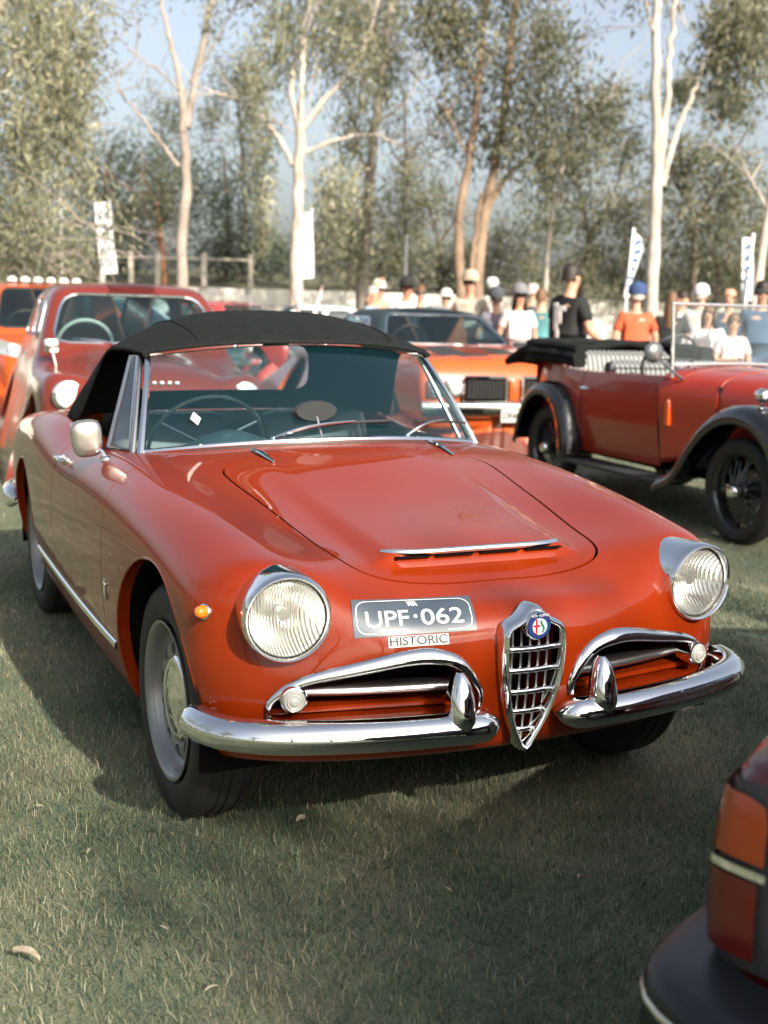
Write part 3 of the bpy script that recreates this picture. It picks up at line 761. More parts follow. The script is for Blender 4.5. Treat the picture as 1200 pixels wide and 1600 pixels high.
MB().tube([mp-np.array([0, 0, .01]), mp+np.array([-.01, .005, .02]), mh+np.array([.01, .012, -.012])], [.011, .006, .006], 8).lathe([(-.006, .020), (.004, .018), (.008, .010)], 'z', mp, 16).build('stalk', CHROME, mi)
G = []
Rm = Euler((0, rad(-6), rad(-4))).to_matrix()
for k, s_ in ((-.020, .0), (-.020, .55), (-.017, .82), (-.010, .96), (.002, 1.0), (.016, .98), (.020, .94)):
    row = []
    for a in np.linspace(0, 2*math.pi, 37):
        ca, sa = math.cos(a), math.sin(a); e = (abs(ca)**3.4+abs(sa)**3.4)**(-1/3.4)
        x = .049*ca*e*(1+.06*sa); z = .060*sa*e
        v = Rm @ Vector((x*s_, k, z*s_)); row.append((mh[0]+v[0], mh[1]+v[1], mh[2]+v[2]))
    G.append(row)
MB().grid(G).build('shell', mat('mirror back', (.52, .49, .46), .26, .9), mi, angle=60)
v0 = Rm @ Vector((0, .017, 0)); MB().box(mh+np.array(v0), (.085, .002, .104), rot=Rm).build('glass', mat('mirror glass', (.8, .8, .8), .01, 1.0), mi, smooth=False)
# number plate and sticker laid on the nose
pc = hit(651, 959); a_, t_, r_ = rad(-17.5), rad(22), rad(4)
axp = np.array([math.cos(a_), math.sin(a_), 0]); ayp = np.array([-math.sin(a_)*math.sin(t_), math.cos(a_)*math.sin(t_), math.cos(t_)])
axp, ayp = math.cos(r_)*axp+math.sin(r_)*ayp, -math.sin(r_)*axp+math.cos(r_)*ayp
pdep = (pc-CAMP)@_f; W2, H2 = .1307*pdep/2.55, .0409*pdep/2.55
def sheet(name, hw, hh, cx, cy, off, m, parent, nx=20, ny=8, r=.0):
    A, B_ = np.meshgrid(np.linspace(-hw, hw, nx), np.linspace(-hh, hh, ny), indexing='ij')
    G = drape(pc, axp, ayp, cx+A.ravel(), cy+B_.ravel(), off).reshape(nx, ny, 3).tolist()
    return MB().grid(G).build(name, m, parent, angle=80)
plate = sheet('number_plate', W2, H2, 0, 0, .003, mat('plate blue grey', (.045, .062, .085), .38, noise=(9, (.07, .088, .105), 6), coat=.3), car)
rp = np.array((lambda r_: r_+[r_[0]])(round_poly([(-W2, -H2), (W2, -H2), (W2, H2), (-W2, H2)], .03, 8)))
G = [drape(pc, axp, ayp, rp[:, 0]*s_, rp[:, 1]*s2, .0045).tolist() for s_, s2 in ((.950, .88), (.936, .848))]
MB().grid(G).build('plate_border', WHITE, plate, smooth=False)
def sheet_text(name, s_, size, cx, cy, off, m, parent, width=None, bold=0.0):
    o = text_mesh(name, s_, size, m, parent, Matrix.Identity(4), extrude=0, bold=bold); me = o.data
    bmx = bmesh.new(); bmx.from_mesh(me); bmesh.ops.subdivide_edges(bmx, edges=[e for e in bmx.edges if e.calc_length() > .02], cuts=2); bmx.to_mesh(me); bmx.free()
    xs_ = [v.co.x for v in me.vertices]; k = (width/(max(xs_)-min(xs_))) if width else 1
    mid = (max(xs_)+min(xs_))/2
    Q = drape(pc, axp, ayp, [cx+(v.co.x-mid)*k for v in me.vertices], [cy+v.co.y for v in me.vertices], off)
    me.vertices.foreach_set('co', Q.astype(np.float32).ravel()); me.update()
    return o
PLW = mat('plate white', (.62, .64, .66), .4)
sheet_text('plate_letters', 'UPF', H2*1.22, -W2*.45, -H2*.18, .0048, PLW, plate, W2*.70, .0004)
sheet_text('plate_digits', '062', H2*1.22, W2*.45, -H2*.18, .0048, PLW, plate, W2*.70, .0004)
sheet_text('plate_dot', '\u2022', H2*.8, W2*.01, -H2*.1, .0048, PLW, plate)
sheet_text('plate_state', 'WA', H2*.36, 0, H2*.66, .0048, PLW, plate, W2*.18, .0012)
hs = hit(658, 999); dcx, dcy = (hs-pc)@axp, (hs-pc)@ayp; HW = np.linalg.norm(hit(705, 995)-hit(612, 1002))/2
st = sheet('sticker', HW, H2*.27, dcx, dcy, .003, mat('sticker white', (.66, .65, .62), .5), car, 14, 4)
sheet_text('sticker_text', 'HISTORIC', H2*.62, dcx, dcy, .0045, mat('print black', (.012, .012, .012), .5), st, HW*1.9, .0003)
# washers, wipers
for sg, (a_, b_) in ((-1, ((398, 703), (432, 722))), (1, ((675, 693), (712, 714)))):
    p, q = hit(*a_), hit(*b_); MB().tube([p+np.array([0, 0, .006]), p*.6+q*.4+np.array([0, 0, .010]), q+np.array([0, 0, .004])], [.006, .011, .004], 8, flat=(1, .6)).build('cowl_vent', CHROME, car)
WSG = np.array([ws_pt(u, v) for u in np.linspace(-1, 1, 81) for v in np.linspace(0, 1, 41)])
WSD = WSG-CAMP; WSP = np.c_[600+FPX*(WSD@_r)/(WSD@_f), 800-FPX*(WSD@_u)/(WSD@_f)]
def on_glass(px, py): return WSG[np.argmin(((WSP-np.array([px, py]))**2).sum(1))]+np.array([0, -.016, .012])
for pv, mid, b0, b1 in (((431, 692), (470, 676), (482, 671), (612, 662)), ((640, 689), (665, 668), (650, 664), (731, 664))):
    p = hit(*pv); m1 = on_glass(*mid); q0, q1 = on_glass(*b0), on_glass(*b1); wp = thing_part('wiper', car); md_ = q0*.45+q1*.55
    MB().lathe([(-.01, .012), (.012, .011), (.022, .007), (.026, 0)], 'z', p, 14).build('pivot', CHROME, wp)
    MB().tube(spline_pts([p+np.array([0, 0, .016]), m1*.5+p*.5+np.array([0, -.006, .014]), md_+np.array([0, -.008, .008])], 14), np.linspace(.006, .0035, 14), 6).build('arm', CHROME, wp)
    MB().tube([q0, md_+np.array([0, -.004, .004]), q1], .005, 6).build('blade', BLACKRUB, wp)
# cabin
MB().grid([[(x, y, z) for x, z in ((-.60, .84), (-.62, .62), (-.58, .32), (0, .30), (.58, .32), (.62, .62), (.60, .84))] for y in np.linspace(.72, 1.9, 6)]).build('cabin_tub', LEATHER, car)
MB().box((0, 1.9, .6), (1.15, .02, .56)).build('cabin_bulkhead', LEATHER, car)
G = []
for u in np.linspace(-1, 1, 31):
    hump = .055*math.exp(-((u+.52)/.20)**2); row = []
    for t in np.linspace(0, 1, 10):
        y = .66+.13*u*u+.20*t; z = .872-.03*u*u+hump*math.sin(min(1, t*1.5)*math.pi*.5)-(.20*max(0, t-.72)/.28)
        row.append((.57*u, y if t < .75 else .66+.13*u*u+.155, z))
    G.append(row)
MB().grid(G).build('dashboard', mat('dash paint', (.03, .05, .055), .35), car)
sw = thing_part('steering_wheel', car); sc_ = Vector((-.325, 1.0, .845)); Rs = Euler((rad(-62), 0, 0)).to_matrix()
MB().tube([sc_+Rs @ Vector((.198*math.cos(a), .198*math.sin(a), 0)) for a in np.linspace(0, 2*math.pi, 48, endpoint=False)], .0070, 8, closed=True).build('rim', mat('wheel rim bakelite', (.02, .022, .022), .15, coat=1.), sw)
o = MB()
for a in (math.pi/2, math.pi*7/6, -math.pi/6): o.tube([sc_, sc_+Rs @ Vector((.195*math.cos(a), .195*math.sin(a), 0))], .006, 6)
o.build('spokes', STEEL, sw); MB().lathe([(-.03, .03), (.01, .04), (.02, .03), (.02, 0)], 'z', sc_, 18, 1, Rs).build('horn_button', BLACKRUB, sw)
MB().tube([sc_, sc_+Rs @ Vector((0, 0, -.2))], .02, 8).build('column', BLACKRUB, sw)
for sg in (-1, 1):
    s_ = thing_part('seat', car)
    MB().box((sg*.30, 1.28, .44), (.46, .48, .16), bev=.05).build('cushion', LEATHER, s_)
    MB().box((sg*.30, 1.60, .66), (.46, .14, .50), rot=(rad(-14), 0, 0), bev=.055).build('backrest', LEATHER, s_)
rv = P(497, 642, 3.95)
rm = thing_part('rear_view_mirror', car)
MB().lathe([(-.012, .05), (0, .056), (.004, .052)], 'y', (0, 0, 0), 28).build('case', mat('mirror case', (.035, .04, .042), .25, .2), rm).scale = (1.35, 1, .62)
for o in rm.children: o.location = rv
MB().tube([rv, rv+np.array([.01, -.05, -.10])], .004, 6).build('stem', STEEL, rm)
tg = P(310, 652, 3.9); MB().box(tg, (.032, .002, .032), rot=(rad(-40), rad(40), 0)).build('paper_tag', WHITE, car, smooth=False)
# rear bumper and tail
path = spline_pts([(-.75, 2.62, .43), (-.755, 2.78, .43), (-.70, 2.98, .43), (-.55, 3.14, .43), (-.3, 3.20, .43), (0, 3.22, .43), (.3, 3.20, .43), (.55, 3.14, .43), (.70, 2.98, .43), (.755, 2.78, .43), (.75, 2.62, .43)], 60)
n = len(path); G = []
for i, p in enumerate(path):
    t = path[min(i+1, n-1)]-path[max(i-1, 0)]; t /= np.linalg.norm(t); out = np.array([-t[1], t[0], 0]); e = min(1, i/3+.05)**.5*min(1, (n-1-i)/3+.05)**.5
    G.append([tuple(p+out*.045*e*a+np.array([0, 0, .055*e*bb])) for a, bb in ((-.4, .8), (.2, 1), (.8, .6), (1, 0), (.8, -.6), (.2, -1), (-.4, -.8))])
MB().grid(G).build('rear_bumper', CHROME, car, angle=80)

car.rotation_euler = (0, rad(-.55), 0)
# ------------------------------------------------------------------ the setting: lawn, bank, wall, trees
rng = np.random.default_rng(7); random.seed(7)
def tri_mesh(name, V, idx, m, parent=None, attr=None, n=3):
    """fast mesh of n-gons from flat arrays"""
    me = bpy.data.meshes.new(name); V = np.asarray(V, np.float32); idx = np.asarray(idx, np.int32).ravel(); nf = len(idx)//n
    me.vertices.add(len(V)); me.vertices.foreach_set('co', V.ravel()); me.loops.add(len(idx)); me.loops.foreach_set('vertex_index', idx)
    me.polygons.add(nf); me.polygons.foreach_set('loop_start', np.arange(0, nf*n, n, dtype=np.int32))
    me.update(calc_edges=True); me.validate()
    if attr is not None:
        a = me.attributes.new('tone', 'FLOAT', 'POINT'); a.data.foreach_set('value', np.asarray(attr, np.float32))
    me.materials.append(m)
    return link(bpy.data.objects.new(name, me), parent)
def ramp(nt, stops):
    r = nt.nodes.new('ShaderNodeValToRGB'); e = r.color_ramp.elements
    e[0].position, e[0].color = stops[0][0], (*stops[0][1], 1); e[1].position, e[1].color = stops[-1][0], (*stops[-1][1], 1)
    for p, c in stops[1:-1]: q = e.new(p); q.color = (*c, 1)
    return r
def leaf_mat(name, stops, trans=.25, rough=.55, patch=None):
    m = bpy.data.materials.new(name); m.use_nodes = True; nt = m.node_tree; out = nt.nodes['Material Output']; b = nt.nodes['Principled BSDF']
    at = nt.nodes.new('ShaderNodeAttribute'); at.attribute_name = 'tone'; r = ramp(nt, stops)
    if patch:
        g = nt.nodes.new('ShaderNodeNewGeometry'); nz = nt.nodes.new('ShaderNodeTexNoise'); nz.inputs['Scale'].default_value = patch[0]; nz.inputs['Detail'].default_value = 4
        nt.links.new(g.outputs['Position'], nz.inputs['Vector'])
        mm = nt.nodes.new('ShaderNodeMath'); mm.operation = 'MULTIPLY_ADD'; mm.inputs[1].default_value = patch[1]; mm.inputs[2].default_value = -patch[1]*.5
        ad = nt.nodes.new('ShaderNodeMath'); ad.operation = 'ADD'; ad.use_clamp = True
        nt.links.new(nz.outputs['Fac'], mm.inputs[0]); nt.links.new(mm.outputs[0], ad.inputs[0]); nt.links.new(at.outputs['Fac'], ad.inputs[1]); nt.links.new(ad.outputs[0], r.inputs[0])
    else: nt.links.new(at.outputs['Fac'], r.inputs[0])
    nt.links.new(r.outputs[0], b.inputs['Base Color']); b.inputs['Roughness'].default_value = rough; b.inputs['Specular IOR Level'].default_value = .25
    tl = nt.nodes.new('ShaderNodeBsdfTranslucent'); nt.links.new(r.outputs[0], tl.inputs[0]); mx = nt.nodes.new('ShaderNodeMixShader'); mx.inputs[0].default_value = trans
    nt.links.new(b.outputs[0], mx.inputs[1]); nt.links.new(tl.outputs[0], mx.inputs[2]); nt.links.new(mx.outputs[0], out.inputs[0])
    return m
GSTOPS = [(0, (.020, .062, .040)), (.30, (.062, .108, .068)), (.52, (.150, .172, .108)), (.78, (.29, .275, .185)), (1, (.40, .37, .27))]
GRASS = leaf_mat('grass blades', GSTOPS, .2, .6, patch=(1.7, 1.05))
def soil_mat():
    m = bpy.data.materials.new('lawn soil'); m.use_nodes = True; nt = m.node_tree; b = nt.nodes['Principled BSDF']; g = nt.nodes.new('ShaderNodeNewGeometry')
    n1 = nt.nodes.new('ShaderNodeTexNoise'); n1.inputs['Scale'].default_value = 1.7; n1.inputs['Detail'].default_value = 4
    n2 = nt.nodes.new('ShaderNodeTexNoise'); n2.inputs['Scale'].default_value = 140; n2.inputs['Detail'].default_value = 4
    for n in (n1, n2): nt.links.new(g.outputs['Position'], n.inputs['Vector'])
    a = nt.nodes.new('ShaderNodeMath'); a.operation = 'MULTIPLY_ADD'; a.inputs[1].default_value = .55
    nt.links.new(n2.outputs['Fac'], a.inputs[0]); 
    s2 = nt.nodes.new('ShaderNodeMath'); s2.operation = 'MULTIPLY'; s2.inputs[1].default_value = .55; nt.links.new(n1.outputs['Fac'], s2.inputs[0]); nt.links.new(s2.outputs[0], a.inputs[2])
    r = ramp(nt, [(.25, (.028, .054, .036)), (.45, (.085, .108, .068)), (.62, (.165, .168, .115)), (.8, (.30, .27, .19))]); nt.links.new(a.outputs[0], r.inputs[0]); nt.links.new(r.outputs[0], b.inputs['Base Color'])
    b.inputs['Roughness'].default_value = .95; b.inputs['Specular IOR Level'].default_value = .1
    bn = nt.nodes.new('ShaderNodeBump'); bn.inputs['Strength'].default_value = .45; bn.inputs['Distance'].default_value = .012; nt.links.new(n2.outputs['Fac'], bn.inputs['Height']); nt.links.new(bn.outputs[0], b.inputs['Normal'])
    return m
SOIL = soil_mat()
gnd = obj('lawn_ground', [(-900, -900, 0), (900, -900, 0), (900, 900, 0), (-900, 900, 0)], [(0, 1, 2, 3)], SOIL); gnd['kind'] = 'structure'
def blades(n, x0, x1, y0, y1, L, W, seg2, dens=None):
    x = rng.uniform(x0, x1, n); y = rng.uniform(y0, y1, n)
    if dens is not None: k = rng.random(n) < dens(x, y); x, y = x[k], y[k]
    n = len(x); l = rng.uniform(L[0], L[1], n)*(.7+.6*rng.random(n)**2); w = rng.uniform(W[0], W[1], n); a = rng.uniform(0, 2*math.pi, n); lean = rng.uniform(.25, 1.25, n); b = a+rng.normal(0, .5, n)
    dx, dy = np.cos(a), np.sin(a); sx, sy = -np.sin(b), np.cos(b); tone = np.clip(rng.normal(.45, .26, n), 0, 1)
    base = np.c_[x, y, np.zeros(n)-.002]; side = np.c_[sx, sy, np.zeros(n)]*(w/2)[:, None]
    hz = np.cos(lean)*l; rr = np.sin(lean)*l
    mid = base+np.c_[dx*rr*.4, dy*rr*.4, hz*.62]; tip = base+np.c_[dx*rr, dy*rr, hz]
    if seg2:
        V = np.stack([base-side, base+side, mid+side*.8, mid-side*.8, tip], 1).reshape(-1, 3); k = np.arange(n)[:, None]*5
        I = np.concatenate([k+np.array([[0, 1, 2]]), k+np.array([[0, 2, 3]]), k+np.array([[3, 2, 4]])], 1).reshape(-1, 3); t = np.repeat(tone, 5)
    else:
        V = np.stack([base-side, base+side, tip], 1).reshape(-1, 3); k = np.arange(n)[:, None]*3; I = (k+np.array([[0, 1, 2]])).reshape(-1, 3); t = np.repeat(tone, 3)
    return V, I, t
parts = [blades(210000, -2.3, 1.9, -2.2, .9, (.016, .040), (.0011, .0024), True, lambda x, y: np.where((np.abs(x) < .45) & (y > 0.15), .15, 1.0)),
         blades(70000, -2.6, 2.6, .9, 3.4, (.018, .036), (.003, .0048), False, lambda x, y: np.where(np.abs(x) < .6, .1, 1.0)),
         blades(70000, -5, 9, 3.4, 12, (.025, .045), (.006, .010), False), blades(30000, 1.8, 5.5, -2, 3.4, (.018, .036), (.004, .006), False), blades(12000, -5, -2.4, -2, 4, (.02, .04), (.005, .008), False)]
off = 0; VV = []; II = []; TT_ = []
for v, i, t in parts: VV.append(v); II.append(i+off); TT_.append(t); off += len(v)
gr_o = tri_mesh('lawn_grass', np.concatenate(VV), np.concatenate(II), GRASS, None, np.concatenate(TT_)); gr_o['kind'] = 'stuff'
# fallen leaves
LEAFD = mat('dead leaf', (.33, .30, .23), .6, noise=(40, (.24, .20, .14), 4))
def fallen_leaf(px, py, L, ang, label, curl=.012):
    c = PZ(px, py, .026); G = []
    for t in np.linspace(0, 1, 11):
        w = .26*L*math.sin(math.pi*min(1, t*1.02))**.8*(1-.35*t)+.0008; bend = .05*L*math.sin(t*3)
        row = []
        for s_ in np.linspace(-1, 1, 5):
            x, y = (t-.5)*L, s_*w*.5+bend; row.append((c[0]+x*math.cos(ang)-y*math.sin(ang), c[1]+x*math.sin(ang)+y*math.cos(ang), c[2]+curl*s_*s_+.10*L*math.sin(t*3)))
        G.append(row)
    o = MB().grid(G).build('fallen_leaf', LEAFD, None, angle=80); md = o.modifiers.new('t', 'SOLIDIFY'); md.thickness = .0008
    tag(o, label, 'leaf'); return o
fallen_leaf(40, 1497, .075, rad(-50), 'large pale curled gum leaf lying on the grass, well clear of the cars')
fallen_leaf(592, 1418, .03, rad(60), 'small upright brown leaf scrap in the grass ahead of the roadster nose')
fallen_leaf(1075, 1112, .05, rad(10), 'dark dead leaf on the grass beside the roadster bumper end')
for i_, (lx, ly, ll, la) in enumerate(((140, 1330, .03, 1.), (255, 1450, .026, 2.2), (330, 1545, .03, .3), (60, 1260, .028, 2.8), (700, 1390, .026, 1.9), (905, 1370, .028, .9), (20, 1210, .034, 1.4))):
    o_ = fallen_leaf(lx, ly, ll, la, 'small scrap of dead gum leaf scattered on the open grass ahead of the roadster', .002); o_['group'] = 'leaf scraps on the grass'
fallen_leaf(470, 1282, .03, rad(20), 'tiny rusty leaf on the grass edge of the roadster shadow')
# ---- bank, wall, fence
LIME = mat('limestone', (.66, .62, .56), .9, noise=(5, (.73, .70, .65), 6), bump=(14, .5, .02))
WD = 30.0
wa, wb = P(-500, 462, WD), P(1750, 500, WD+4); wdir = (wb-wa); wdir[2] = 0; WL = np.linalg.norm(wdir); wdir /= WL; wnrm = np.array([-wdir[1], wdir[0], 0])
if wnrm@np.array([_f[0], _f[1], 0]) < 0: wnrm = -wnrm
wang = math.atan2(wdir[1], wdir[0])
wl = thing('limestone_wall', 'long low cream limestone retaining wall running behind the parked cars and crowd', 'wall', (wa[0], wa[1], 0), wang)
WH = 1.72
nb = int(WL/1.2); blk = {}
for row in range(4):
    for i in range(nb):
        ln = 1.2; key = (row % 2, (i*7+row*3) % 3)
        if key not in blk:
            b = MB().box((0, 0, 0), (ln-.02, .40, WH/4-.012), bev=.018); o = b.build('block', LIME, wl, smooth=False); blk[key] = o.data; used_first = True
        else:
            o = bpy.data.objects.new('block', blk[key]); link(o, wl)
        o.location = ((i+.5+(.5 if row % 2 else 0))*ln, .2+random.uniform(-.012, .012), WH/4*(row+.5)); o.rotation_euler = (0, 0, random.uniform(-.004, .004))
    if row == 3: pass
BANK = mat('bank soil', (.10, .085, .05), .95, noise=(.8, (.07, .075, .035), 5), bump=(6, .6, .05))
G = []
for i in range(40):
    t = i/39; row = []
    for q, dz in ((.35, WH-.06), (1.5, WH-.02), (5, WH+.15), (12, WH+.5), (30, WH+1.2), (120, WH+2.0)):
        p = np.array([wa[0], wa[1], 0])+wdir*(WL*(t*2.2-.6))+wnrm*q; row.append((p[0], p[1], dz+.12*math.sin(i*1.7+q)))
    G.append(row)
MB().grid(G).build('raised_bank', BANK, None, angle=80)['kind'] = 'structure'
POSTW = mat('weathered timber', (.50, .45, .37), .85, noise=(8, (.40, .36, .30), 5))
fn = thing('timber_fence', 'weathered timber post and rail fence standing above the limestone wall', 'fence')
fps = [P(x, y, WD+1.2) for x, y in ((160, 432), (205, 432), (247, 434), (319, 436), (392, 438))]
for p in fps: MB().box((p[0], p[1], WH+.42), (.13, .13, .86), rot=(0, 0, wang), bev=.015).build('post', POSTW, fn)
for hz_ in (.70,): MB().tube([(p[0], p[1], WH+hz_) for p in fps], .032, 6).build('rail', POSTW, fn)
# ---- trees
def bark(name, c1, c2, sc=3):
    m = mat(name, c1, .85, noise=(sc, c2, 6), bump=(12, .4, .02)); return m
WHITEB = bark('white gum bark', (.47, .42, .37), (.31, .27, .23)); PINKB = bark('pinkish gum bark', (.32, .275, .235), (.22, .185, .155)); BROWNB = bark('brown gum bark', (.27, .19, .13), (.16, .11, .075)); DARKB = bark('dark bark', (.10, .075, .055), (.06, .045, .035))
OLIVE = leaf_mat('olive gum leaves', [(0, (.11, .125, .07)), (.4, (.23, .235, .15)), (.75, (.36, .35, .235)), (1, (.52, .49, .35))], .38)
DARKG = leaf_mat('dark tree leaves', [(0, (.035, .055, .042)), (.5, (.075, .098, .070)), (.85, (.15, .165, .11)), (1, (.24, .24, .16))], .3)
MIDG = leaf_mat('mid green leaves', [(0, (.075, .09, .055)), (.5, (.175, .178, .115)), (.85, (.30, .288, .19)), (1, (.43, .39, .27))], .36)
def foliage(blobs, size=(.13, .22), droop=.7, seed=0):
    """blobs: (centre, radii (3), leaves). Leaves hang in sprays inside each blob"""
    r = np.random.default_rng(seed); V = []; T = []
    for c, R, n in blobs:
        nc = max(4, n//44); u = r.normal(size=(nc, 3)); u /= np.linalg.norm(u, axis=1)[:, None]; rad_ = r.random(nc)**.42
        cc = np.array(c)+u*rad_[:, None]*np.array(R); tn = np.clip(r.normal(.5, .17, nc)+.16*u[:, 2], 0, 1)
        k = r.integers(0, nc, n); sp = min(R)*.15+.09
        p = cc[k]+r.normal(size=(n, 3))*np.array([sp, sp, sp*(1+.9*droop)])-np.array([0, 0, 1])*(r.random(n)*sp*droop*1.5)[:, None]
        L = r.uniform(size[0], size[1], n); w = L*r.uniform(.16, .26, n); d = r.normal(size=(n, 3)); d[:, 2] = d[:, 2]*.7-droop*1.3; d /= np.linalg.norm(d, axis=1)[:, None]
        s_ = np.cross(d, r.normal(size=(n, 3))); s_ /= np.linalg.norm(s_, axis=1)[:, None]
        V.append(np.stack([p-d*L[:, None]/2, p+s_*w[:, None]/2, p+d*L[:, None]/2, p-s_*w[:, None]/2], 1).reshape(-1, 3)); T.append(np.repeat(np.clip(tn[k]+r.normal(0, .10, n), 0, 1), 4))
    V = np.concatenate(V); return V, np.arange(len(V)).reshape(-1, 4), np.concatenate(T)
def limb(mb, pts, r0, r1, n=9, k=18, wob=.02):
    q = spline_pts(pts, k); rr = np.linspace(r0, r1, k)*(1+.08*np.sin(np.arange(k)*2.1)); q = q+np.random.default_rng(int(abs(q[0][0])*100)).normal(0, wob, q.shape)*np.linspace(.2, 1, k)[:, None]
    mb.tube(q, list(rr), n)
def twig(r, p, d, L, depth, out):
    """random side twigs"""
    e = p+d*L*.5+r.normal(0, .12*L, 3); e2 = e+(d+r.normal(0, .35, 3))*L*.5; out.append(([p, e, e2], L*.017, L*.006))
    if depth > 0:
        for _ in range(2): twig(r, e if _ else e2, (d+r.normal(0, .6, 3)+np.array([0, 0, .1])), L*.6, depth-1, out)
def tree(label, limbs, d, bmat, lmat, blobs, seed, size=(.13, .22), droop=.7, group=None, base_z=None, name='gum_tree'):
    """limbs: lists of photo pixels with widths in pixels; d: distance; blobs: (px, py, rx, ry, leaves)"""
    s_ = FPX/d; r = np.random.default_rng(seed); b0 = limbs[0][0][0]; p0 = P(b0[0], b0[1], d); gz = 0 if base_z is None else base_z
    root = thing(name, label, 'tree', (p0[0], p0[1], gz), 0, group); org = np.array([p0[0], p0[1], gz]); mb = MB()
    for li, (pts, w0, w1) in enumerate(limbs):
        off_ = 0 if li == 0 else r.normal(0, .5)
        q = [P(x, y, d+off_*i/len(pts)) for i, (x, y) in enumerate(pts)]
        if li == 0:
            q = [np.array([q[0][0], q[0][1], gz-.05])]+([] if abs(q[0][2]-gz) < .2 else [q[0]])+q[1:]
        limb(mb, [p-org for p in q], w0/s_/2*.86, w1/s_/2*.86, 10 if w0 > 8 else 6, 22)
        tw = []
        for _ in range(3): twig(r, q[-1]-org+(q[-2]-q[-1])*r.random()*.8, (q[-1]-q[-2])/np.linalg.norm(q[-1]-q[-2])*.7+r.normal(0, .4, 3), 1.0, 1, tw)
        for pts_, ra, rb in tw: mb.tube(pts_, [ra, (ra+rb)/2, rb], 4)
    mb.build('trunk', bmat, root)
    bl = [(P(x, y, d+r.normal(0, .6))-org, (rx/s_, (rx+ry)/2/s_, ry/s_), n) for x, y, rx, ry, n in blobs]
    if bl:
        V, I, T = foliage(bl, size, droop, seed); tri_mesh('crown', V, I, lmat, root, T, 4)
    return root
G_ = 'gum trees in front of the wall'
tree('tall pinkish gum with bare forked limbs beside the timber fence', [([(285, 468), (284, 380), (290, 300), (288, 210), (284, 140)], 23, 16), ([(284, 145), (270, 80), (255, 20), (240, -60)], 11, 5), ([(292, 200), (304, 130), (318, 60), (340, -60)], 16, 8), ([(280, 262), (245, 215), (205, 165), (180, 140)], 9, 3), ([(278, 138), (240, 105), (200, 78)], 6, 2), ([(308, 110), (340, 60), (372, 0)], 6, 2)], 25, PINKB, OLIVE,
     [(250, -130, 110, 90, 2500), (350, -100, 90, 80, 2200), (338, 15, 14, 40, 160)], 11)
tree('white gum with spreading pale side limbs and hanging olive sprays', [([(462, 478), (465, 330), (468, 250), (470, 195)], 27, 19), ([(470, 200), (456, 150), (462, 95), (478, 30), (485, -60)], 13, 6), ([(458, 258), (428, 205), (385, 165), (318, 140)], 11, 4), ([(478, 238), (535, 216), (590, 213), (615, 222)], 9, 4), ([(474, 200), (500, 165), (540, 120), (580, 40), (595, -30)], 12, 5), ([(468, 225), (472, 130), (476, 60)], 12, 6)], 24, WHITEB, OLIVE,
     [(440, 45, 45, 60, 1300), (505, 60, 50, 65, 1300), (560, 110, 40, 95, 1200), (412, 240, 16, 70, 420), (418, 350, 11, 65, 380), (395, 130, 30, 50, 500), (520, 300, 32, 75, 1000), (555, 220, 30, 60, 600), (500, -90, 130, 80, 3500)], 12, droop=1.1)
tree('pale trunked gum leaning right between white gum and metal pole', [([(566, 470), (570, 360), (578, 285), (586, 200), (600, 100), (612, 0), (620, -70)], 27, 10), ([(578, 280), (560, 230), (548, 170)], 8, 3), ([(590, 190), (640, 150), (660, 90)], 7, 2)], 27, PINKB, MIDG,
     [(600, 90, 40, 60, 900), (570, 330, 30, 60, 500), (545, 370, 30, 50, 500), (600, 20, 55, 50, 1300), (540, 30, 50, 60, 1200), (610, -80, 110, 70, 2600)], 13)
tree('brown gum of three close stems with a wide ragged crown', [([(722, 470), (716, 350), (732, 260), (745, 150), (755, 60), (762, -60)], 22, 9), ([(745, 470), (752, 360), (772, 265), (790, 150), (800, 50), (815, -60)], 24, 9), ([(733, 470), (742, 370), (752, 300)], 11, 6), ([(757, 340), (795, 275), (830, 240), (852, 215)], 12, 4), ([(735, 250), (710, 200), (695, 165)], 7, 3), ([(792, 140), (830, 90), (850, 40)], 8, 3), ([(748, 140), (715, 80), (690, 30)], 9, 3)], 23, BROWNB, MIDG,
     [(700, 60, 50, 45, 1000), (760, 100, 60, 60, 1000), (850, 150, 55, 70, 1100), (810, 60, 55, 50, 800), (720, 190, 50, 55, 1000), (800, 210, 60, 50, 1100), (690, 20, 45, 40, 900), (870, 50, 40, 45, 700), (860, 260, 45, 40, 700), (770, -80, 130, 70, 3200)], 14, droop=.8)
tree('thin leaning gum sapling with white lower stem behind the man in black', [([(850, 480), (857, 380), (866, 320), (880, 260), (892, 200), (905, 140)], 11, 5), ([(880, 262), (890, 220), (925, 190)], 4, 2)], 24, WHITEB, MIDG, [(895, 190, 40, 50, 700), (930, 160, 40, 40, 600)], 15)
tree('smooth white gum forking into three upright limbs above the tourer', [([(1018, 500), (1020, 400), (1026, 290), (1024, 180), (1026, 60), (1022, -60)], 27, 13), ([(1030, 275), (1042, 150), (1050, 50), (1060, -60)], 15, 7), ([(1034, 290), (1058, 205), (1080, 150), (1098, 108), (1112, 70)], 14, 5), ([(1026, 60), (1012, 20), (1005, -30)], 6, 3)], 20, WHITEB, MIDG,
     [(1020, -90, 90, 70, 2200), (1130, 40, 50, 60, 1300), (1160, 60, 50, 70, 1300), (1110, 90, 20, 60, 250)], 16, droop=.9)
tree('slim pale gum by the upright banner at the edge of the crowd', [([(1176, 500), (1190, 400), (1203, 320), (1215, 230), (1222, 100)], 20, 9), ([(1200, 330), (1180, 290), (1168, 270)], 7, 3)], 24, WHITEB, MIDG, [(1170, 30, 60, 45, 1200), (1240, 60, 70, 80, 1500)], 17)
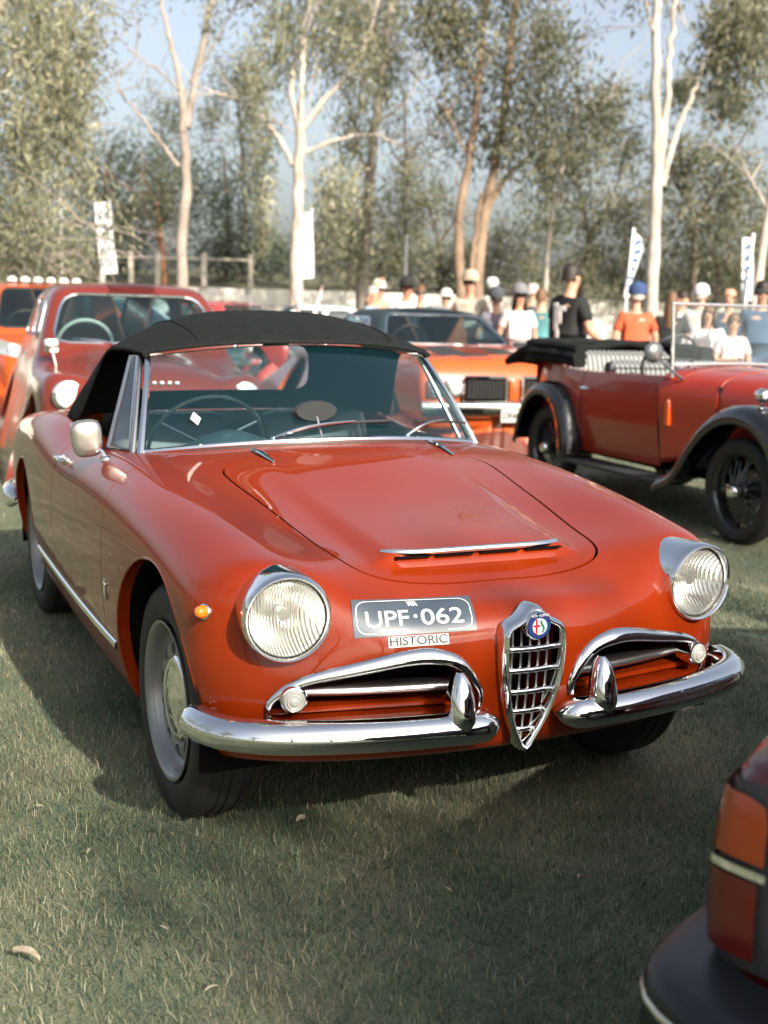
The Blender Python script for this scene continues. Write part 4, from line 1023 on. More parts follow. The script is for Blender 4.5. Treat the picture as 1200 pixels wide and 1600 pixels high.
tree('slender dark gum rising above the metal light pole', [([(634, 470), (635, 380), (631, 300), (634, 220), (628, 130)], 9, 4), ([(632, 250), (660, 225), (672, 240)], 5, 2), ([(632, 260), (610, 230), (600, 190)], 4, 2)], 29, DARKB, MIDG, [(625, 330, 40, 60, 700), (655, 300, 35, 40, 500), (640, 190, 40, 40, 350)], 18)
tree('big spreading gum with dense olive sprays and low pale branches', [([(-75, 520), (-60, 380), (-40, 250), (-20, 120), (10, -60)], 42, 18), ([(-60, 370), (20, 350), (90, 345), (150, 350)], 9, 3), ([(-50, 350), (30, 385), (80, 410)], 7, 3), ([(-40, 250), (40, 200), (110, 120)], 14, 4), ([(-30, 180), (40, 80), (100, 20)], 14, 4), ([(-60, 400), (10, 400), (60, 380)], 7, 3)], 17, PINKB, OLIVE,
     [(50, 60, 80, 70, 2700), (120, 60, 60, 60, 1700), (40, 160, 85, 60, 2400), (110, 150, 55, 45, 1500), (40, 250, 65, 50, 1600), (100, 240, 40, 40, 800), (25, 350, 60, 45, 1500), (100, 380, 60, 40, 1100), (60, 320, 60, 25, 600), (130, 290, 22, 40, 260), (180, 350, 22, 40, 220), (20, 410, 60, 25, 900), (60, -60, 150, 80, 5000)], 19, size=(.09, .16), droop=.9)
# trees growing on the bank behind
bk = [('dark leafy tree behind the timber fence and its gate post', [([(150, 440), (160, 330), (175, 230)], 12, 5), ([(165, 320), (200, 250)], 6, 3)], 36, DARKG, [(190, 250, 70, 70, 2600), (240, 330, 60, 65, 2200), (160, 330, 60, 60, 1900), (210, 400, 80, 40, 1900), (270, 250, 40, 60, 1100)], .25),
      ('dense dark green tree standing between two pale gum trunks', [([(352, 445), (355, 340), (350, 240)], 11, 5), ([(355, 330), (385, 250)], 6, 3)], 37, DARKG, [(345, 370, 55, 70, 2400), (390, 400, 60, 50, 2000), (320, 280, 50, 60, 1500), (430, 400, 40, 50, 1300), (380, 290, 45, 60, 1300)], .2),
      ('tall olive gum with a rounded crown over the dark thicket', [([(380, 445), (382, 320), (375, 200), (370, 110)], 10, 4), ([(378, 200), (400, 140)], 5, 2)], 40, MIDG, [(370, 130, 50, 45, 1400), (400, 190, 40, 50, 1200), (340, 190, 35, 45, 800), (250, 170, 40, 40, 800), (395, 95, 35, 30, 600)], .5),
      ('orange barked small gum just behind the timber fence rails', [([(257, 440), (254, 400), (250, 360), (245, 310)], 9, 4), ([(252, 390), (238, 350)], 4, 2)], 34, MIDG, [(250, 300, 45, 40, 900), (215, 340, 30, 35, 500)], .4),
      ('olive scrub tree filling the gap behind leaning pale gum', [([(545, 450), (548, 380), (540, 320)], 8, 4), ([(546, 380), (570, 340)], 5, 2)], 36, MIDG, [(530, 400, 60, 45, 1900), (600, 410, 60, 35, 1600), (500, 360, 35, 50, 900), (620, 360, 45, 40, 900)], .5),
      ('spreading bush gum behind the three stemmed brown gum', [([(690, 455), (685, 380), (670, 320)], 9, 4), ([(686, 380), (720, 330)], 5, 2)], 35, MIDG, [(680, 400, 60, 40, 1600), (760, 410, 70, 40, 1800), (680, 320, 40, 45, 800), (800, 380, 55, 50, 1300), (640, 260, 40, 40, 600)], .5),
      ('open crowned dark limbed tree behind the man in black', [([(905, 460), (920, 380), (905, 300), (890, 220)], 12, 5), ([(918, 370), (960, 300), (975, 240)], 8, 3), ([(908, 330), (870, 300)], 6, 3)], 31, MIDG, [(900, 250, 60, 45, 1300), (960, 220, 60, 40, 1300), (860, 330, 55, 45, 1200), (930, 340, 60, 45, 1200), (960, 160, 50, 30, 800), (880, 420, 80, 30, 1600), (960, 410, 60, 40, 1400)], .6),
      ('wide flat topped dark gum behind the smooth white gum', [([(1080, 480), (1085, 380), (1070, 290), (1060, 200)], 14, 5), ([(1080, 360), (1130, 270), (1170, 200)], 9, 3), ([(1075, 320), (1030, 240)], 7, 3)], 30, MIDG, [(1080, 140, 80, 18, 1300), (1150, 160, 60, 20, 1000), (1060, 250, 60, 45, 1400), (1130, 260, 65, 50, 1600), (1170, 330, 60, 60, 1700), (1080, 350, 70, 50, 1800), (1000, 330, 40, 50, 900)], .6),
      ('low olive scrub tree behind the crowd and feather banner', [([(1120, 480), (1122, 430), (1110, 390)], 9, 4), ([(1121, 420), (1150, 390)], 5, 2)], 32, MIDG, [(1090, 430, 80, 40, 2200), (1170, 420, 60, 45, 1700), (1000, 440, 60, 30, 1200), (1230, 430, 60, 50, 1500)], .5)]
for i, (lab, lm, d, lmat, bl, dr) in enumerate(bk):
    bl = [(x_, y_, rx_, ry_, int(n_*.72)) for x_, y_, rx_, ry_, n_ in bl]
    tree(lab, lm, d, mat('orange bark', (.34, .15, .07), .9) if 'orange' in lab else DARKB, lmat, bl, 40+i, size=(.16, .28), droop=dr, base_z=WH+.1, name='bush_tree', group='trees on the bank')

# gums across the lawn, opposite the wall (they show in the chrome and paint and shade the near grass)
def lawn_gum(label, loc, h, blobs, seed, group=None):
    root = thing('gum_tree', label, 'tree', (loc[0], loc[1], 0), 0, group); r = np.random.default_rng(seed); mb = MB(); lb = []
    limb(mb, [(0, 0, -.05), (.15, .1, h*.3), (0, -.1, h*.6), (.1, 0, h*.9)], .22, .06)
    for c, R_, n in blobs:
        c = np.array(c, float); limb(mb, [(.05, 0, min(h*.55, c[2]*.7)), c*.6+np.array([0, 0, c[2]*.25]), c], .08, .02, 7); lb.append((c, R_, n))
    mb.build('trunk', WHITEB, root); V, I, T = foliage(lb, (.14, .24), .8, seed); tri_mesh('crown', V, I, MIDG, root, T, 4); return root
lawn_gum('gum with a wide leafy bough shading the burgundy saloon and the near grass', (5.4, -13.0), 10.5, [((-3.5, .42, 7.0), (1.2, 1.1, .7), 5000), ((-2.9, -.9, 7.0), (1.6, 1.2, .7), 5000), ((-1.6, -.8, 7.2), (1.3, 1.3, .7), 3400), ((.4, 0, 9.2), (1.8, 1.5, 1.4), 2000), ((1.5, -.6, 7.5), (1.4, 1.2, 1.0), 1200)], 71)
g0 = lawn_gum('tall leafy gum on the lawn opposite the limestone wall', (-9, -22), 11, [((0, 0, 9), (2.6, 2.4, 2.2), 2600), ((-2, .6, 7), (1.8, 1.6, 1.4), 1500), ((2, -.5, 6.6), (1.9, 1.6, 1.5), 1500), ((0, 1, 5), (1.6, 1.4, 1.1), 900)], 72, 'gums opposite the wall')
for i, (x, y, sc, rz_) in enumerate(((-16, -18, 1.1, 1), (-22, -8, 1.2, 2), (-24, 2, 1.0, 3), (-13, 3, .95, 1.7), (-14, -5, 1.05, .3), (-12.5, 10, .9, 2.2), (-15, 17, 1.0, 4.4), (-21, 11, 1.15, 4), (-4, -28, 1.25, 5), (3, -31, 1.1, 6), (10, -30, 1.3, .5), (18, -24, 1.1, 1.5), (24, -14, 1.2, 2.5), (28, -3, 1.1, 3.3))):
    c = copy_tree(g0); c.location = (x, y, 0); c.scale = (sc, sc, sc*.95); c.rotation_euler = (0, 0, rz_)
# ------------------------------------------------------------------ the other cars
BODYG = glass_mat('car window glass', (.55, .70, .72))
SEATG = mat('grey seat cloth', (.10, .10, .10), .8); GREYPL = mat('dark plastic', (.025, .026, .028), .5)
def round_lamp(parent, p, r, name='headlight', ry=0., lens=None, ring=CHROME, depth=.06):
    R = Euler((0, 0, ry)).to_matrix(); h = thing_part(name, parent)
    MB().lathe([(-depth, r*1.12), (0, r*1.18), (.012, r*1.12), (.016, r*1.0)], 'y', p, 28, -1, R).build('ring', ring, h)
    MB().lathe([(.006, r), (.022, r*.8), (.032, r*.45), (.035, 0)], 'y', p, 28, -1, R).build('lens', lens or mat('frosted headlamp lens', (.62, .62, .60), .12, coat=1.), h, angle=80)
    return h
def road_wheel(parent, x, y, r, w, rim=ALLOY, cap=CHROME, rr=.62, dark=False):
    g = thing_part('wheel', parent); sg = 1 if x > 0 else -1; h = w/2
    MB().lathe([(-h*.8, r*rr), (-h, r*.75), (-h*.95, r*.93), (-h*.6, r), (h*.6, r), (h*.95, r*.93), (h, r*.75), (h*.8, r*rr)], 'x', n=36, cap=False).build('tyre', TYRE, g)
    MB().lathe([(h*.8, r*(rr+.02)), (h*.92, r*rr), (h*.6, r*(rr-.05)), (h*.2, r*(rr-.14)), (h*.5, r*.36), (h*.55, r*.2), (h*.5, 0)], 'x', n=32).build('rim', rim, g)
    MB().lathe([(h*.45, r*.24), (h*.75, r*.2), (h*.85, r*.08), (h*.86, 0)], 'x', n=24).build('hub_cap', cap, g)
    g.location = (x, y, r-.005); g.rotation_euler = (0, 0, 0 if sg > 0 else math.pi); return g
def saloon(name, label, paint, loc, rz, L, wpts, top, gh, arches, crown=.10, Tfn=None, front=.10, rear=.15, rr=.10, rg=.10, sides=(), tumble=None, bottom=.22, wr=(.31, .17), nphi=72, nmid=170, zc=.58, trim=CHROME, wheel=None, group=None, sidew=.14, roof_mat=None):
    """a closed car: wpts [(y,halfwidth)], top [(y,z)] of the lower body, gh = greenhouse dict"""
    car_ = thing(name, label, 'car', loc, rz, group)
    sw_ = Spl([p[0] for p in wpts]); wv = [p[1] for p in wpts]; st_ = Spl([p[0] for p in top]); tv = [p[1] for p in top]
    zb, zr = gh['zb'], gh['zr']; y0b, y0t, y1t, y1b = gh['y']; wb, wt = gh['w']; cv = gh.get('curve', .10)
    def F(p):
        x, y, z = p[:, 0], p[:, 1], p[:, 2]; ax = np.abs(x)
        T = st_(tv, y)-crown*x*x if Tfn is None else Tfn(x, y, st_(tv, y))
        a = z-T; b = ax-sw_(wv, y)*(1-sidew*((z-.58)/.42)**2)
        f = smax(a*.95, b, rr); f = smax(f, (front*x*x/.5+.06*((z-.5)/.3)**2)-y, rr); f = smax(f, y-(L-rear*x*x/.5-.06*((z-.5)/.3)**2), rr); f = smax(f, bottom-z, .06)
        t = (z-zb)/(zr-zb); yw = y0b+(y0t-y0b)*t+cv*x*x; yr_ = y1b+(y1t-y1b)*t-cv*1.2*x*x
        s1 = abs(zr-zb)/math.hypot(y0t-y0b, zr-zb); s2 = abs(zr-zb)/math.hypot(y1t-y1b, zr-zb)
        g = smax((yw-y)*s1, (y-yr_)*s2, rg); g = smax(g, ax-(wb+(wt-wb)*t), rg); g = smax(g, z-(zr-.09*x*x-.05*((y-(y0t+y1t)/2)/.9)**2), rg)
        return smin(f, g, .05)
    shl = capsule_body(F, .22, L-.25, zc, nphi, nmid, 26, 20, ex=.8, ez=.5, fwd=.3, back=.35)
    for yc, ra in arches:
        shl = shl.cut(region_fn(lambda V, yc=yc, ra=ra: np.maximum(.5-np.abs(V[:, 0]), np.hypot(V[:, 1]-yc, V[:, 2]-wr[0])-ra), lambda V, yc=yc: (np.abs(V[:, 1]-yc) < .6) & (np.abs(V[:, 0]) > .4)))[1]
        shl.edge = [e for e in shl.edge if abs(shl.V[e[0]][0]) > .6]; shl.add_lip(0, vec=lambda p: np.array([-.05*np.sign(p[0]), 0, 0]))
    def pane(nm, poly, ax_, test):
        nonlocal shl
        gl, shl = shl.cut(region_fn(lambda V: poly_sd(poly, V[:, ax_]), test)); shl.add_lip(.015)
        if len(gl.Q) or gl.F: gl.build(nm, BODYG, car_)
        ed = shl.edge
        if ed:                                    # bright surround along the cut
            pts = {}
            for i, j in ed: pts[i] = j
            i0 = next(iter(pts)); lp = [i0]; k = pts[i0]
            while k != i0 and k in pts and len(lp) < 2000: lp.append(k); k = pts[k]
            q = shl.V[lp][::max(1, len(lp)//70)]
            if len(q) > 8: MB().tube(q, .011, 6, closed=True).build(nm+'_surround', trim, car_)
    d_ = .05; e0, e1 = gh.get('m', (.10, .86)); zz = lambda t: zb+(zr-zb)*t
    wsp = round_poly([(-(wb-.09), zz(e0)), (wb-.09, zz(e0)), (wt+(wb-wt)*(1-e1)-.085, zz(e1)), (-(wt+(wb-wt)*(1-e1)-.085), zz(e1))], gh.get('r', .08))
    ym = (y0t+y1t)/2
    pane('windscreen', wsp, [0, 2], lambda V: (V[:, 1] < ym) & (V[:, 2] > zz(.02)) & (V[:, 1] > y0b-.2))
    pane('rear_screen', wsp, [0, 2], lambda V: (V[:, 1] > ym) & (V[:, 2] > zz(.02)) & (V[:, 1] < y1b+.2))
    for sp in sides:
        sp = round_poly(sp, .06)
        for sg in (-1, 1): pane('side_window', sp, [1, 2], lambda V, sg=sg: (V[:, 0]*sg > wt*.72) & (V[:, 2] > zb-.02))
    if roof_mat:
        rf, shl = shl.cut(region_fn(lambda V: zb+.035-V[:, 2], lambda V: (V[:, 1] > y0b+.02) & (V[:, 1] < y1b))); rf.build('roof', roof_mat, car_)
    shl.build('body', paint, car_)
    for yc, ra in arches:
        for sg in (-1, 1):
            w = road_wheel(car_, sg*(sw_(wv, yc)[0]-wr[1]/2-.03), yc, wr[0], wr[1], *(wheel or ()))
            MB().grid([[(sg*x, yc+(ra+.01)*math.cos(a), wr[0]+(ra+.01)*math.sin(a)) for a in np.linspace(-.2, math.pi+.2, 20)] for x in (sw_(wv, yc)[0]-.05, .42)]).build('wheel_well', DARK, car_)
    # cabin: seats, wheel, dash
    MB().box((0, (y0b+y1b)/2, .36), (1.2, y1b-y0b, .1)).build('floor', DARK, car_)
    for yb in (ym-.05, ym+.75):
        if yb < y1b-.2:
            for sg in (-1, 1):
                s_ = thing_part('seat', car_); MB().box((sg*.34, yb-.2, .5), (.5, .5, .2), bev=.05).build('cushion', SEATG, s_); MB().box((sg*.34, yb+.12, .80), (.48, .14, .62), rot=(rad(-12), 0, 0), bev=.05).build('backrest', SEATG, s_)
    MB().box((0, y0b+.12+(y0t-y0b)*.2, zb-.06), (1.15, .3, .14), bev=.04).build('dashboard', GREYPL, car_)
    sc2 = Vector((-.34, y0b+.42, zb+.03)); Rs2 = Euler((rad(-65), 0, 0)).to_matrix(); st2 = thing_part('steering_wheel', car_)
    MB().tube([sc2+Rs2 @ Vector((.2*math.cos(a), .2*math.sin(a), 0)) for a in np.linspace(0, 2*math.pi, 28, endpoint=False)], .013, 6, closed=True).build('rim', mat('ivory wheel', (.6, .57, .5), .35) if 'white steering' in label else GREYPL, st2)
    MB().tube([sc2+Rs2 @ Vector((-.2, 0, 0)), sc2, sc2+Rs2 @ Vector((.2, 0, 0))], .012, 6).build('spokes', GREYPL, st2)
    return car_, F
def cast_y(F, x, z): return cast(F, np.array([[x, .6, z]], float), np.array([[0, -1., 0]]), 1.2, 22)[0]
def cast_z(F, x, y): return cast(F, np.array([[x, y, .5]], float), np.array([[0, 0, 1.]]), 1.4, 22)[0]
# --- rounded red saloon close behind the roadster
MAROON = mat('aged red paint', (.16, .024, .013), .26, noise=(1.2, (.125, .018, .010), 4), coat=.5, coat_rough=.05)
def T_red(x, y, zc_):
    ax = np.abs(x); k = np.clip((1.35-y)/.5, 0, 1); k = k*k*(3-2*k)
    hood = zc_-.05*(ax/.35)**2-.55*np.clip(ax-.34, 0, 1)**1.3
    fend = .845-.9*(ax-.63)**2-.25*np.clip(.35-y, 0, 1)**2
    return smax(hood, fend, .10)*k+(1-k)*(zc_-.12*x*x)
red, Fr = saloon('vintage_saloon', 'rounded dark red vintage saloon with white steering wheel parked behind the roadster', MAROON, (.455, 4.80, 0), rad(-4.5), 4.1,
    [(0, .70), (.5, .77), (1.2, .79), (2.2, .79), (3.2, .77), (4.1, .62)], [(0, .72), (.15, .84), (.5, .93), (1.0, .985), (1.4, 1.0), (2.2, .96), (3.0, .98), (3.6, .88), (4.1, .6)],
    dict(zb=.96, zr=1.46, y=(1.12, 1.50, 2.75, 3.45), w=(.70, .56), curve=.22, m=(.10, .80), r=.12), ((.72, .36), (3.15, .36)), Tfn=T_red, rg=.16, rr=.12, front=.25,
    sides=([(1.62, 1.03), (2.25, 1.03), (2.25, 1.33), (1.72, 1.33)], [(2.36, 1.03), (2.95, 1.03), (2.75, 1.32), (2.36, 1.33)]), wr=(.32, .15))
for sg in (-1, 1):
    p = cast_y(Fr, sg*.585, .70); round_lamp(red, (p[0], p[1]+.01, p[2]), .088, ry=sg*.08)
    p = cast_y(Fr, sg*.60, .52); round_lamp(red, (p[0], p[1], p[2]), .032, 'side_lamp')
p = cast_z(Fr, -.60, .95); mm_ = thing_part('wing_mirror', red); MB().tube([p, p+np.array([-.02, .01, .09])], .006, 6).build('stalk', CHROME, mm_); MB().box(p+np.array([-.03, .02, .14]), (.10, .035, .10), bev=.016).build('head', CHROME, mm_)
MB().tube([(x, -.06+.22*x*x, .40) for x in np.linspace(-.74, .74, 20)], [.02]+[.05]*18+[.02], 8, flat=(.6, 1)).build('bumper', CHROME, red)
for i, x in enumerate(np.linspace(-.27, .27, 9)): MB().tube([(x, cast_y(Fr, x, .5)[1]-.012, .46), (x, cast_y(Fr, x, .7)[1]-.01, .72-.12*abs(x))], .010, 6).build('grille_bar', CHROME, red)
for k in range(5): MB().box((-.10+.05*k, cast_y(Fr, -.1+.05*k, .79)[1]-.004, .79), (.028, .012, .034), bev=.004).build('bonnet_letter', CHROME, red)
w_ = thing_part('wiper', red); MB().tube([(-.15, 1.12, 1.005), (-.28, 1.18, 1.03), (-.46, 1.24, 1.035)], .008, 6).build('arm', CHROME, w_)
# --- orange hatchback further back
ORANGE = mat('orange paint', (.50, .075, .006), .3, coat=.8, coat_rough=.04)
hat, Fh = saloon('hatchback', 'bright orange modern hatchback with glassy swept headlights behind the red saloon', ORANGE, (.74, 9.05, 0), rad(2), 4.0,
    [(0, .70), (.5, .82), (1.2, .86), (2.4, .86), (3.4, .84), (4.0, .70)], [(0, .70), (.2, .80), (.6, .92), (1.1, 1.0), (2.0, 1.0), (3.2, 1.02), (4.0, .95)],
    dict(zb=.98, zr=1.50, y=(.95, 1.75, 3.3, 3.85), w=(.76, .58), curve=.18, m=(.06, .84)), ((.80, .36), (3.3, .36)), rr=.14, sides=([(1.65, 1.05), (2.4, 1.05), (2.4, 1.36), (2.0, 1.36)], [(2.5, 1.05), (3.2, 1.08), (3.1, 1.36), (2.5, 1.36)]), wr=(.32, .2), trim=GREYPL)
for sg in (-1, 1):
    V = []
    A_, B_ = np.meshgrid(np.linspace(0, 1, 8), np.linspace(0, 1, 6), indexing='ij')
    G = []
    for a in np.linspace(0, 1, 9):
        row = []
        for b_ in np.linspace(0, 1, 6):
            x = sg*(.42+.36*a); z = .72+.14*b_*(.75+.25*a)+.06*a; q = cast_y(Fh, x, min(z, .80)) if abs(x) < .74 else cast_y(Fh, sg*.74, min(z, .80))+np.array([sg*(abs(x)-.74), .09*(abs(x)-.74)/.04*.3, 0]); row.append((x, q[1]-.012, z))
        G.append(row)
    hl_ = thing_part('headlight', hat); MB().grid(G).build('lens', mat('headlamp cover', (.5, .54, .55), .08, .5, coat=1.), hl_, angle=80)
    for a in (.3, .7):
        c = G[int(a*8)][3]; MB().lathe([(0, .05), (.02, .045), (.025, 0)], 'y', (c[0], c[1]-.002, c[2]), 16, -1).build('projector', mat('frosted headlamp lens', (.62, .62, .60), .12, coat=1.), hl_)
    MB().box((sg*.93, 1.55, 1.08), (.16, .10, .13), bev=.03).build('door_mirror', ORANGE, hat)
q = cast_y(Fh, 0, .35)[1]; MB().box((0, q-.0, .40), (1.0, .06, .16), bev=.03).build('lower_intake', GREYPL, hat)
for sg in (-1, 1): MB().box((sg*.62, cast_y(Fh, sg*.62, .45)[1], .46), (.16, .06, .22), rot=(0, sg*.3, 0), bev=.02).build('side_intake', GREYPL, hat)
MB().box((0, q-.04, .33), (.37, .012, .11)).build('number_plate', WHITE, hat, smooth=False); MB().box((0, cast_y(Fh, 0, .62)[1], .62), (.7, .05, .10), bev=.02).build('upper_grille', GREYPL, hat)
for k in range(6): MB().lathe([(0, .055), (.03, .05), (.05, .02), (.05, 0)], 'z', (-.35+.14*k, 2.1, 1.50), 14).build('roof_light', WHITE, hat)
# --- orange muscle coupe
ORG2 = mat('burnt orange paint', (.46, .082, .014), .28, coat=.8, coat_rough=.04); STRIPE = mat('matt black stripe', (.035, .036, .036), .45)
ol, Fo = saloon('muscle_coupe', 'orange muscle coupe with black bonnet stripes, twin black grilles and dark roof', ORG2, (4.34, 7.05, 0), rad(-4), 5.1,
    [(0, .90), (.5, .95), (1.5, .96), (3.0, .96), (4.2, .95), (5.1, .86)], [(0, .72), (.10, .83), (.5, .90), (1.2, .945), (1.7, .95), (3.0, .95), (3.8, .95), (5.1, .86)],
    dict(zb=.94, zr=1.335, y=(1.50, 2.15, 3.05, 4.0), w=(.80, .58), curve=.16, m=(.06, .82)), ((.95, .37), (3.85, .37)), rr=.10, crown=.06, front=.03, roof_mat=mat('dark teal vinyl', (.02, .035, .04), .5), sides=([(2.0, 1.0), (3.2, 1.0), (3.05, 1.22), (2.3, 1.22)],), wr=(.34, .2))
# roof cover and bonnet stripes as separate painted skins
def skin(F, x0, x1, y0, y1, off, nx=10, ny=16, zst=.5):
    G = []
    for y in np.linspace(y0, y1, ny): G.append([tuple(cast_z(F, x, y)+np.array([0, 0, off])) for x in np.linspace(x0, x1, nx)])
    return MB().grid(G)
for sg in (-1, 1): skin(Fo, sg*.16, sg*.46, .16, 1.42, .003).build('bonnet_stripe', STRIPE, ol)
fy = cast_y(Fo, .4, .60)[1]
for sg in (-1, 1):
    g_ = thing_part('grille', ol); c = (sg*.30, fy-.015, .60)
    MB().box(c, (.40, .05, .20)).build('mesh_back', DARK, g_)
    for zz_ in np.linspace(-.07, .07, 6): MB().box((c[0], c[1]-.028, c[2]+zz_), (.38, .012, .008)).build('grille_bar', GREYPL, g_)
    for xx_ in np.linspace(-.16, .16, 9): MB().box((c[0]+xx_, c[1]-.028, c[2]), (.008, .012, .18)).build('grille_rod', GREYPL, g_)
    o_ = round_poly([(-.215, -.115), (.215, -.115), (.215, .115), (-.215, .115)], .02, 4)
    MB().tube([(c[0]+x, c[1]-.03, c[2]+z) for x, z in o_], .016, 6, closed=True).build('surround', CHROME, g_)
    for hx in (.60, .78):
        MB().box((sg*hx, fy-.0, .61), (.165, .06, .17), bev=.02).build('lamp_bezel', STEEL, ol); round_lamp(ol, (sg*hx, fy-.035, .61), .066)
MB().box((0, fy-.03, .60), (.10, .04, .20), bev=.012).build('nose_divider', ORG2, ol); MB().box((0, fy-.055, .60), (.014, .01, .06)).build('nose_emblem', CHROME, ol)
G = []
for x in np.linspace(-.93, .93, 30):
    yy_ = fy-.06+.10*max(0, abs(x)-.7)**2*10
    G.append([(x, yy_+dy, z) for dy, z in ((.06, .475), (-.02, .485), (-.04, .46), (-.035, .40), (-.02, .36), (.04, .33), (.1, .32))])
MB().grid(G).build('bumper', mat('satin chrome', (.55, .56, .54), .22, 1.), ol, angle=60)
for sg in (-1, 1): MB().box((sg*.47, fy-.095, .405), (.26, .02, .045), bev=.008).build('bumper_slot', DARK, ol)
pl = MB().box((.02, fy-.12, .36), (.372, .012, .12), bev=.004).build('number_plate', mat('pale plate', (.50, .50, .47), .4), ol, smooth=False)
text_mesh('plate_text', 'DNG 033', .085, mat('print black', (.012, .012, .012), .5), pl, Matrix.Translation(Vector((.02, fy-.128, .36))) @ Euler((rad(90), 0, 0)).to_matrix().to_4x4(), bold=.002)
# --- cars half hidden far back
for lab, col, px, py, d, rz_, L_ in (('dark teal parked sedan glimpsed between red saloon and roadster roof', (.02, .05, .055), 378, 480, 19, .9, 4.2), ('pale red parked sedan partly hidden behind the roadster roof', (.42, .06, .05), 500, 488, 21, .5, 4.3), ('light blue grey sedan behind the man in black shirt', (.16, .20, .23), 935, 500, 17.5, 1.2, 4.3), ('white sedan parked by the wall behind the orange coupe', (.6, .6, .58), 690, 500, 24, 1.4, 4.3)):
    q = P(px, py, d)
    b_, F_ = saloon('parked_sedan', lab, mat('paint '+lab[:12], col, .3, coat=.7), (q[0], q[1], 0), rz_, L_, [(0, .72), (.5, .82), (1.3, .85), (3.0, .85), (L_, .72)], [(0, .66), (.2, .76), (.9, .86), (1.5, .92), (3.0, .92), (3.8, .90), (L_, .80)],
        dict(zb=.91, zr=1.36, y=(1.25, 1.9, 2.9, 3.6), w=(.74, .58), curve=.14), ((.8, .35), (3.3, .35)), nphi=40, nmid=90, sides=([(1.75, .97), (2.4, .97), (2.4, 1.25), (2.0, 1.25)], [(2.5, .97), (3.2, .97), (2.95, 1.25), (2.5, 1.25)]), wr=(.31, .18), group='cars half hidden at the back')
    for sg in (-1, 1): pq = cast_y(F_, sg*.6, .62); round_lamp(b_, tuple(pq), .07)
    MB().tube([(x, -.04+.1*x*x, .42) for x in np.linspace(-.76, .76, 12)], .05, 6).build('bumper', CHROME, b_)
# ------------------------------------------------------------------ open red tourer with black wings
TRED = mat('tourer red paint', (.30, .020, .004), .3, coat=.8, coat_rough=.02); TBLK = mat('black coach enamel', (.006, .007, .008), .15, coat=1., coat_rough=.02)
PLEAT = mat('pale grey leather', (.19, .20, .195), .5); BLKW = mat('black wheel enamel', (.018, .018, .019), .25, coat=1.)
tr = thing('open_tourer', 'open red vintage tourer with black wings and its hood folded down', 'car', (3.985, 2.66, 0), rad(-2))
def loft(parent, name, secs, m, n=40, thick=None, angle=50):
    """secs: list of (y, [(x,z)...]) half sections with equal counts, mirrored into one skin"""
    ys = [s_[0] for s_ in secs]; k = len(secs[0][1]); A = np.array([s_[1] for s_ in secs]); Yq = np.linspace(ys[0], ys[-1], n); Bs = Spl(ys).basis(Yq)
    X = Bs @ A[:, :, 0]; Z = Bs @ A[:, :, 1]; G = []
    for i, y in enumerate(Yq):
        h = spline_pts(np.c_[X[i], Z[i]], 26); G.append([(p[0], y, p[1]) for p in h]+[(-p[0], y, p[1]) for p in h[-2::-1]] if abs(h[-1][0]) < .01 else [(p[0], y, p[1]) for p in h])
    o = MB().grid(G).build(name, m, parent, angle=angle)
    if thick: md = o.modifiers.new('t', 'SOLIDIFY'); md.thickness = thick; md.offset = 0
    return o
# bonnet and scuttle (closed over the top)
loft(tr, 'bonnet', [(-.38, [(.235, .50), (.245, .70), (.23, .86), (.12, .935), (0, .955)]), (.1, [(.30, .48), (.315, .70), (.30, .87), (.17, .955), (0, .975)]), (.50, [(.375, .46), (.40, .70), (.385, .89), (.22, .97), (0, .99)])], TRED, thick=.01)
loft(tr, 'scuttle', [(.508, [(.378, .46), (.403, .70), (.388, .892), (.22, .972), (0, .992)]), (.75, [(.45, .40), (.475, .68), (.46, .905), (.26, .985), (0, 1.005)]), (.95, [(.50, .36), (.535, .66), (.52, .925), (.30, .99), (0, 1.005)])], TRED, thick=.01)
for sg in (-1, 1):
    for nm, y0, y1, m_ in (('door', .965, 1.875, TRED), ('rear_quarter', 1.885, 2.78, TRED)):
        G = []
        for y in np.linspace(y0, y1, 26):
            k = np.clip((y-1.9)/.88, 0, 1); belt = .935-.02*math.sin((y-.95)*1.5)+.03*k; w = .545+.05*math.sin(min(1, (y-.9)/1.0)*math.pi/2)-.14*k*k; bot = .335+.02*k
            row = []
            for t in np.linspace(0, 1, 16): z = bot+(belt-bot)*t; row.append((sg*(w-.06*(1-t)**2.2-.045*max(0, t-.45)**1.5*2.2), y, z))
            row.append((sg*(w-.095), y, belt+.006)); row.append((sg*(w-.13), y, belt-.01)); row.append((sg*(w-.13), y, belt-.3)); G.append(row)
        o = MB().grid(G).build(nm, m_, tr, angle=60)
        if nm == 'door' : MB().tube([(sg*.603, 1.80, .80), (sg*.63, 1.80, .80), (sg*.632, 1.75, .80), (sg*.63, 1.70, .802)], [.014, .010, .011, .008], 8).build('handle', CHROME, o)
# tail panel
G = []
for x in np.linspace(-.455, .455, 21): G.append([(x, 2.78+.10*(1-(x/.455)**2)*math.sin(math.pi*.5*min(1, .5+t)), .355+(.965-.355)*t) for t in np.linspace(0, 1, 10)])
MB().grid(G).build('tail_panel', TRED, tr, angle=60)
MB().box((0, 1.3, .34), (.95, 2.9, .06)).build('chassis', DARK, tr)
rad_ = thing_part('radiator', tr)
MB().prism(round_poly([(-.24, .42), (.24, .42), (.245, .86), (0, .99), (-.245, .86)], .06), -.39, -.47).build('shell', CHROME, rad_, smooth=False)
for k in range(9): MB().box((-.17+.0425*k, -.476, .64), (.008, .012, .40)).build('slat', GREYPL, rad_)
for sg in (-1, 1): round_lamp(tr, (sg*.36, -.40, .80), .09, depth=.14)
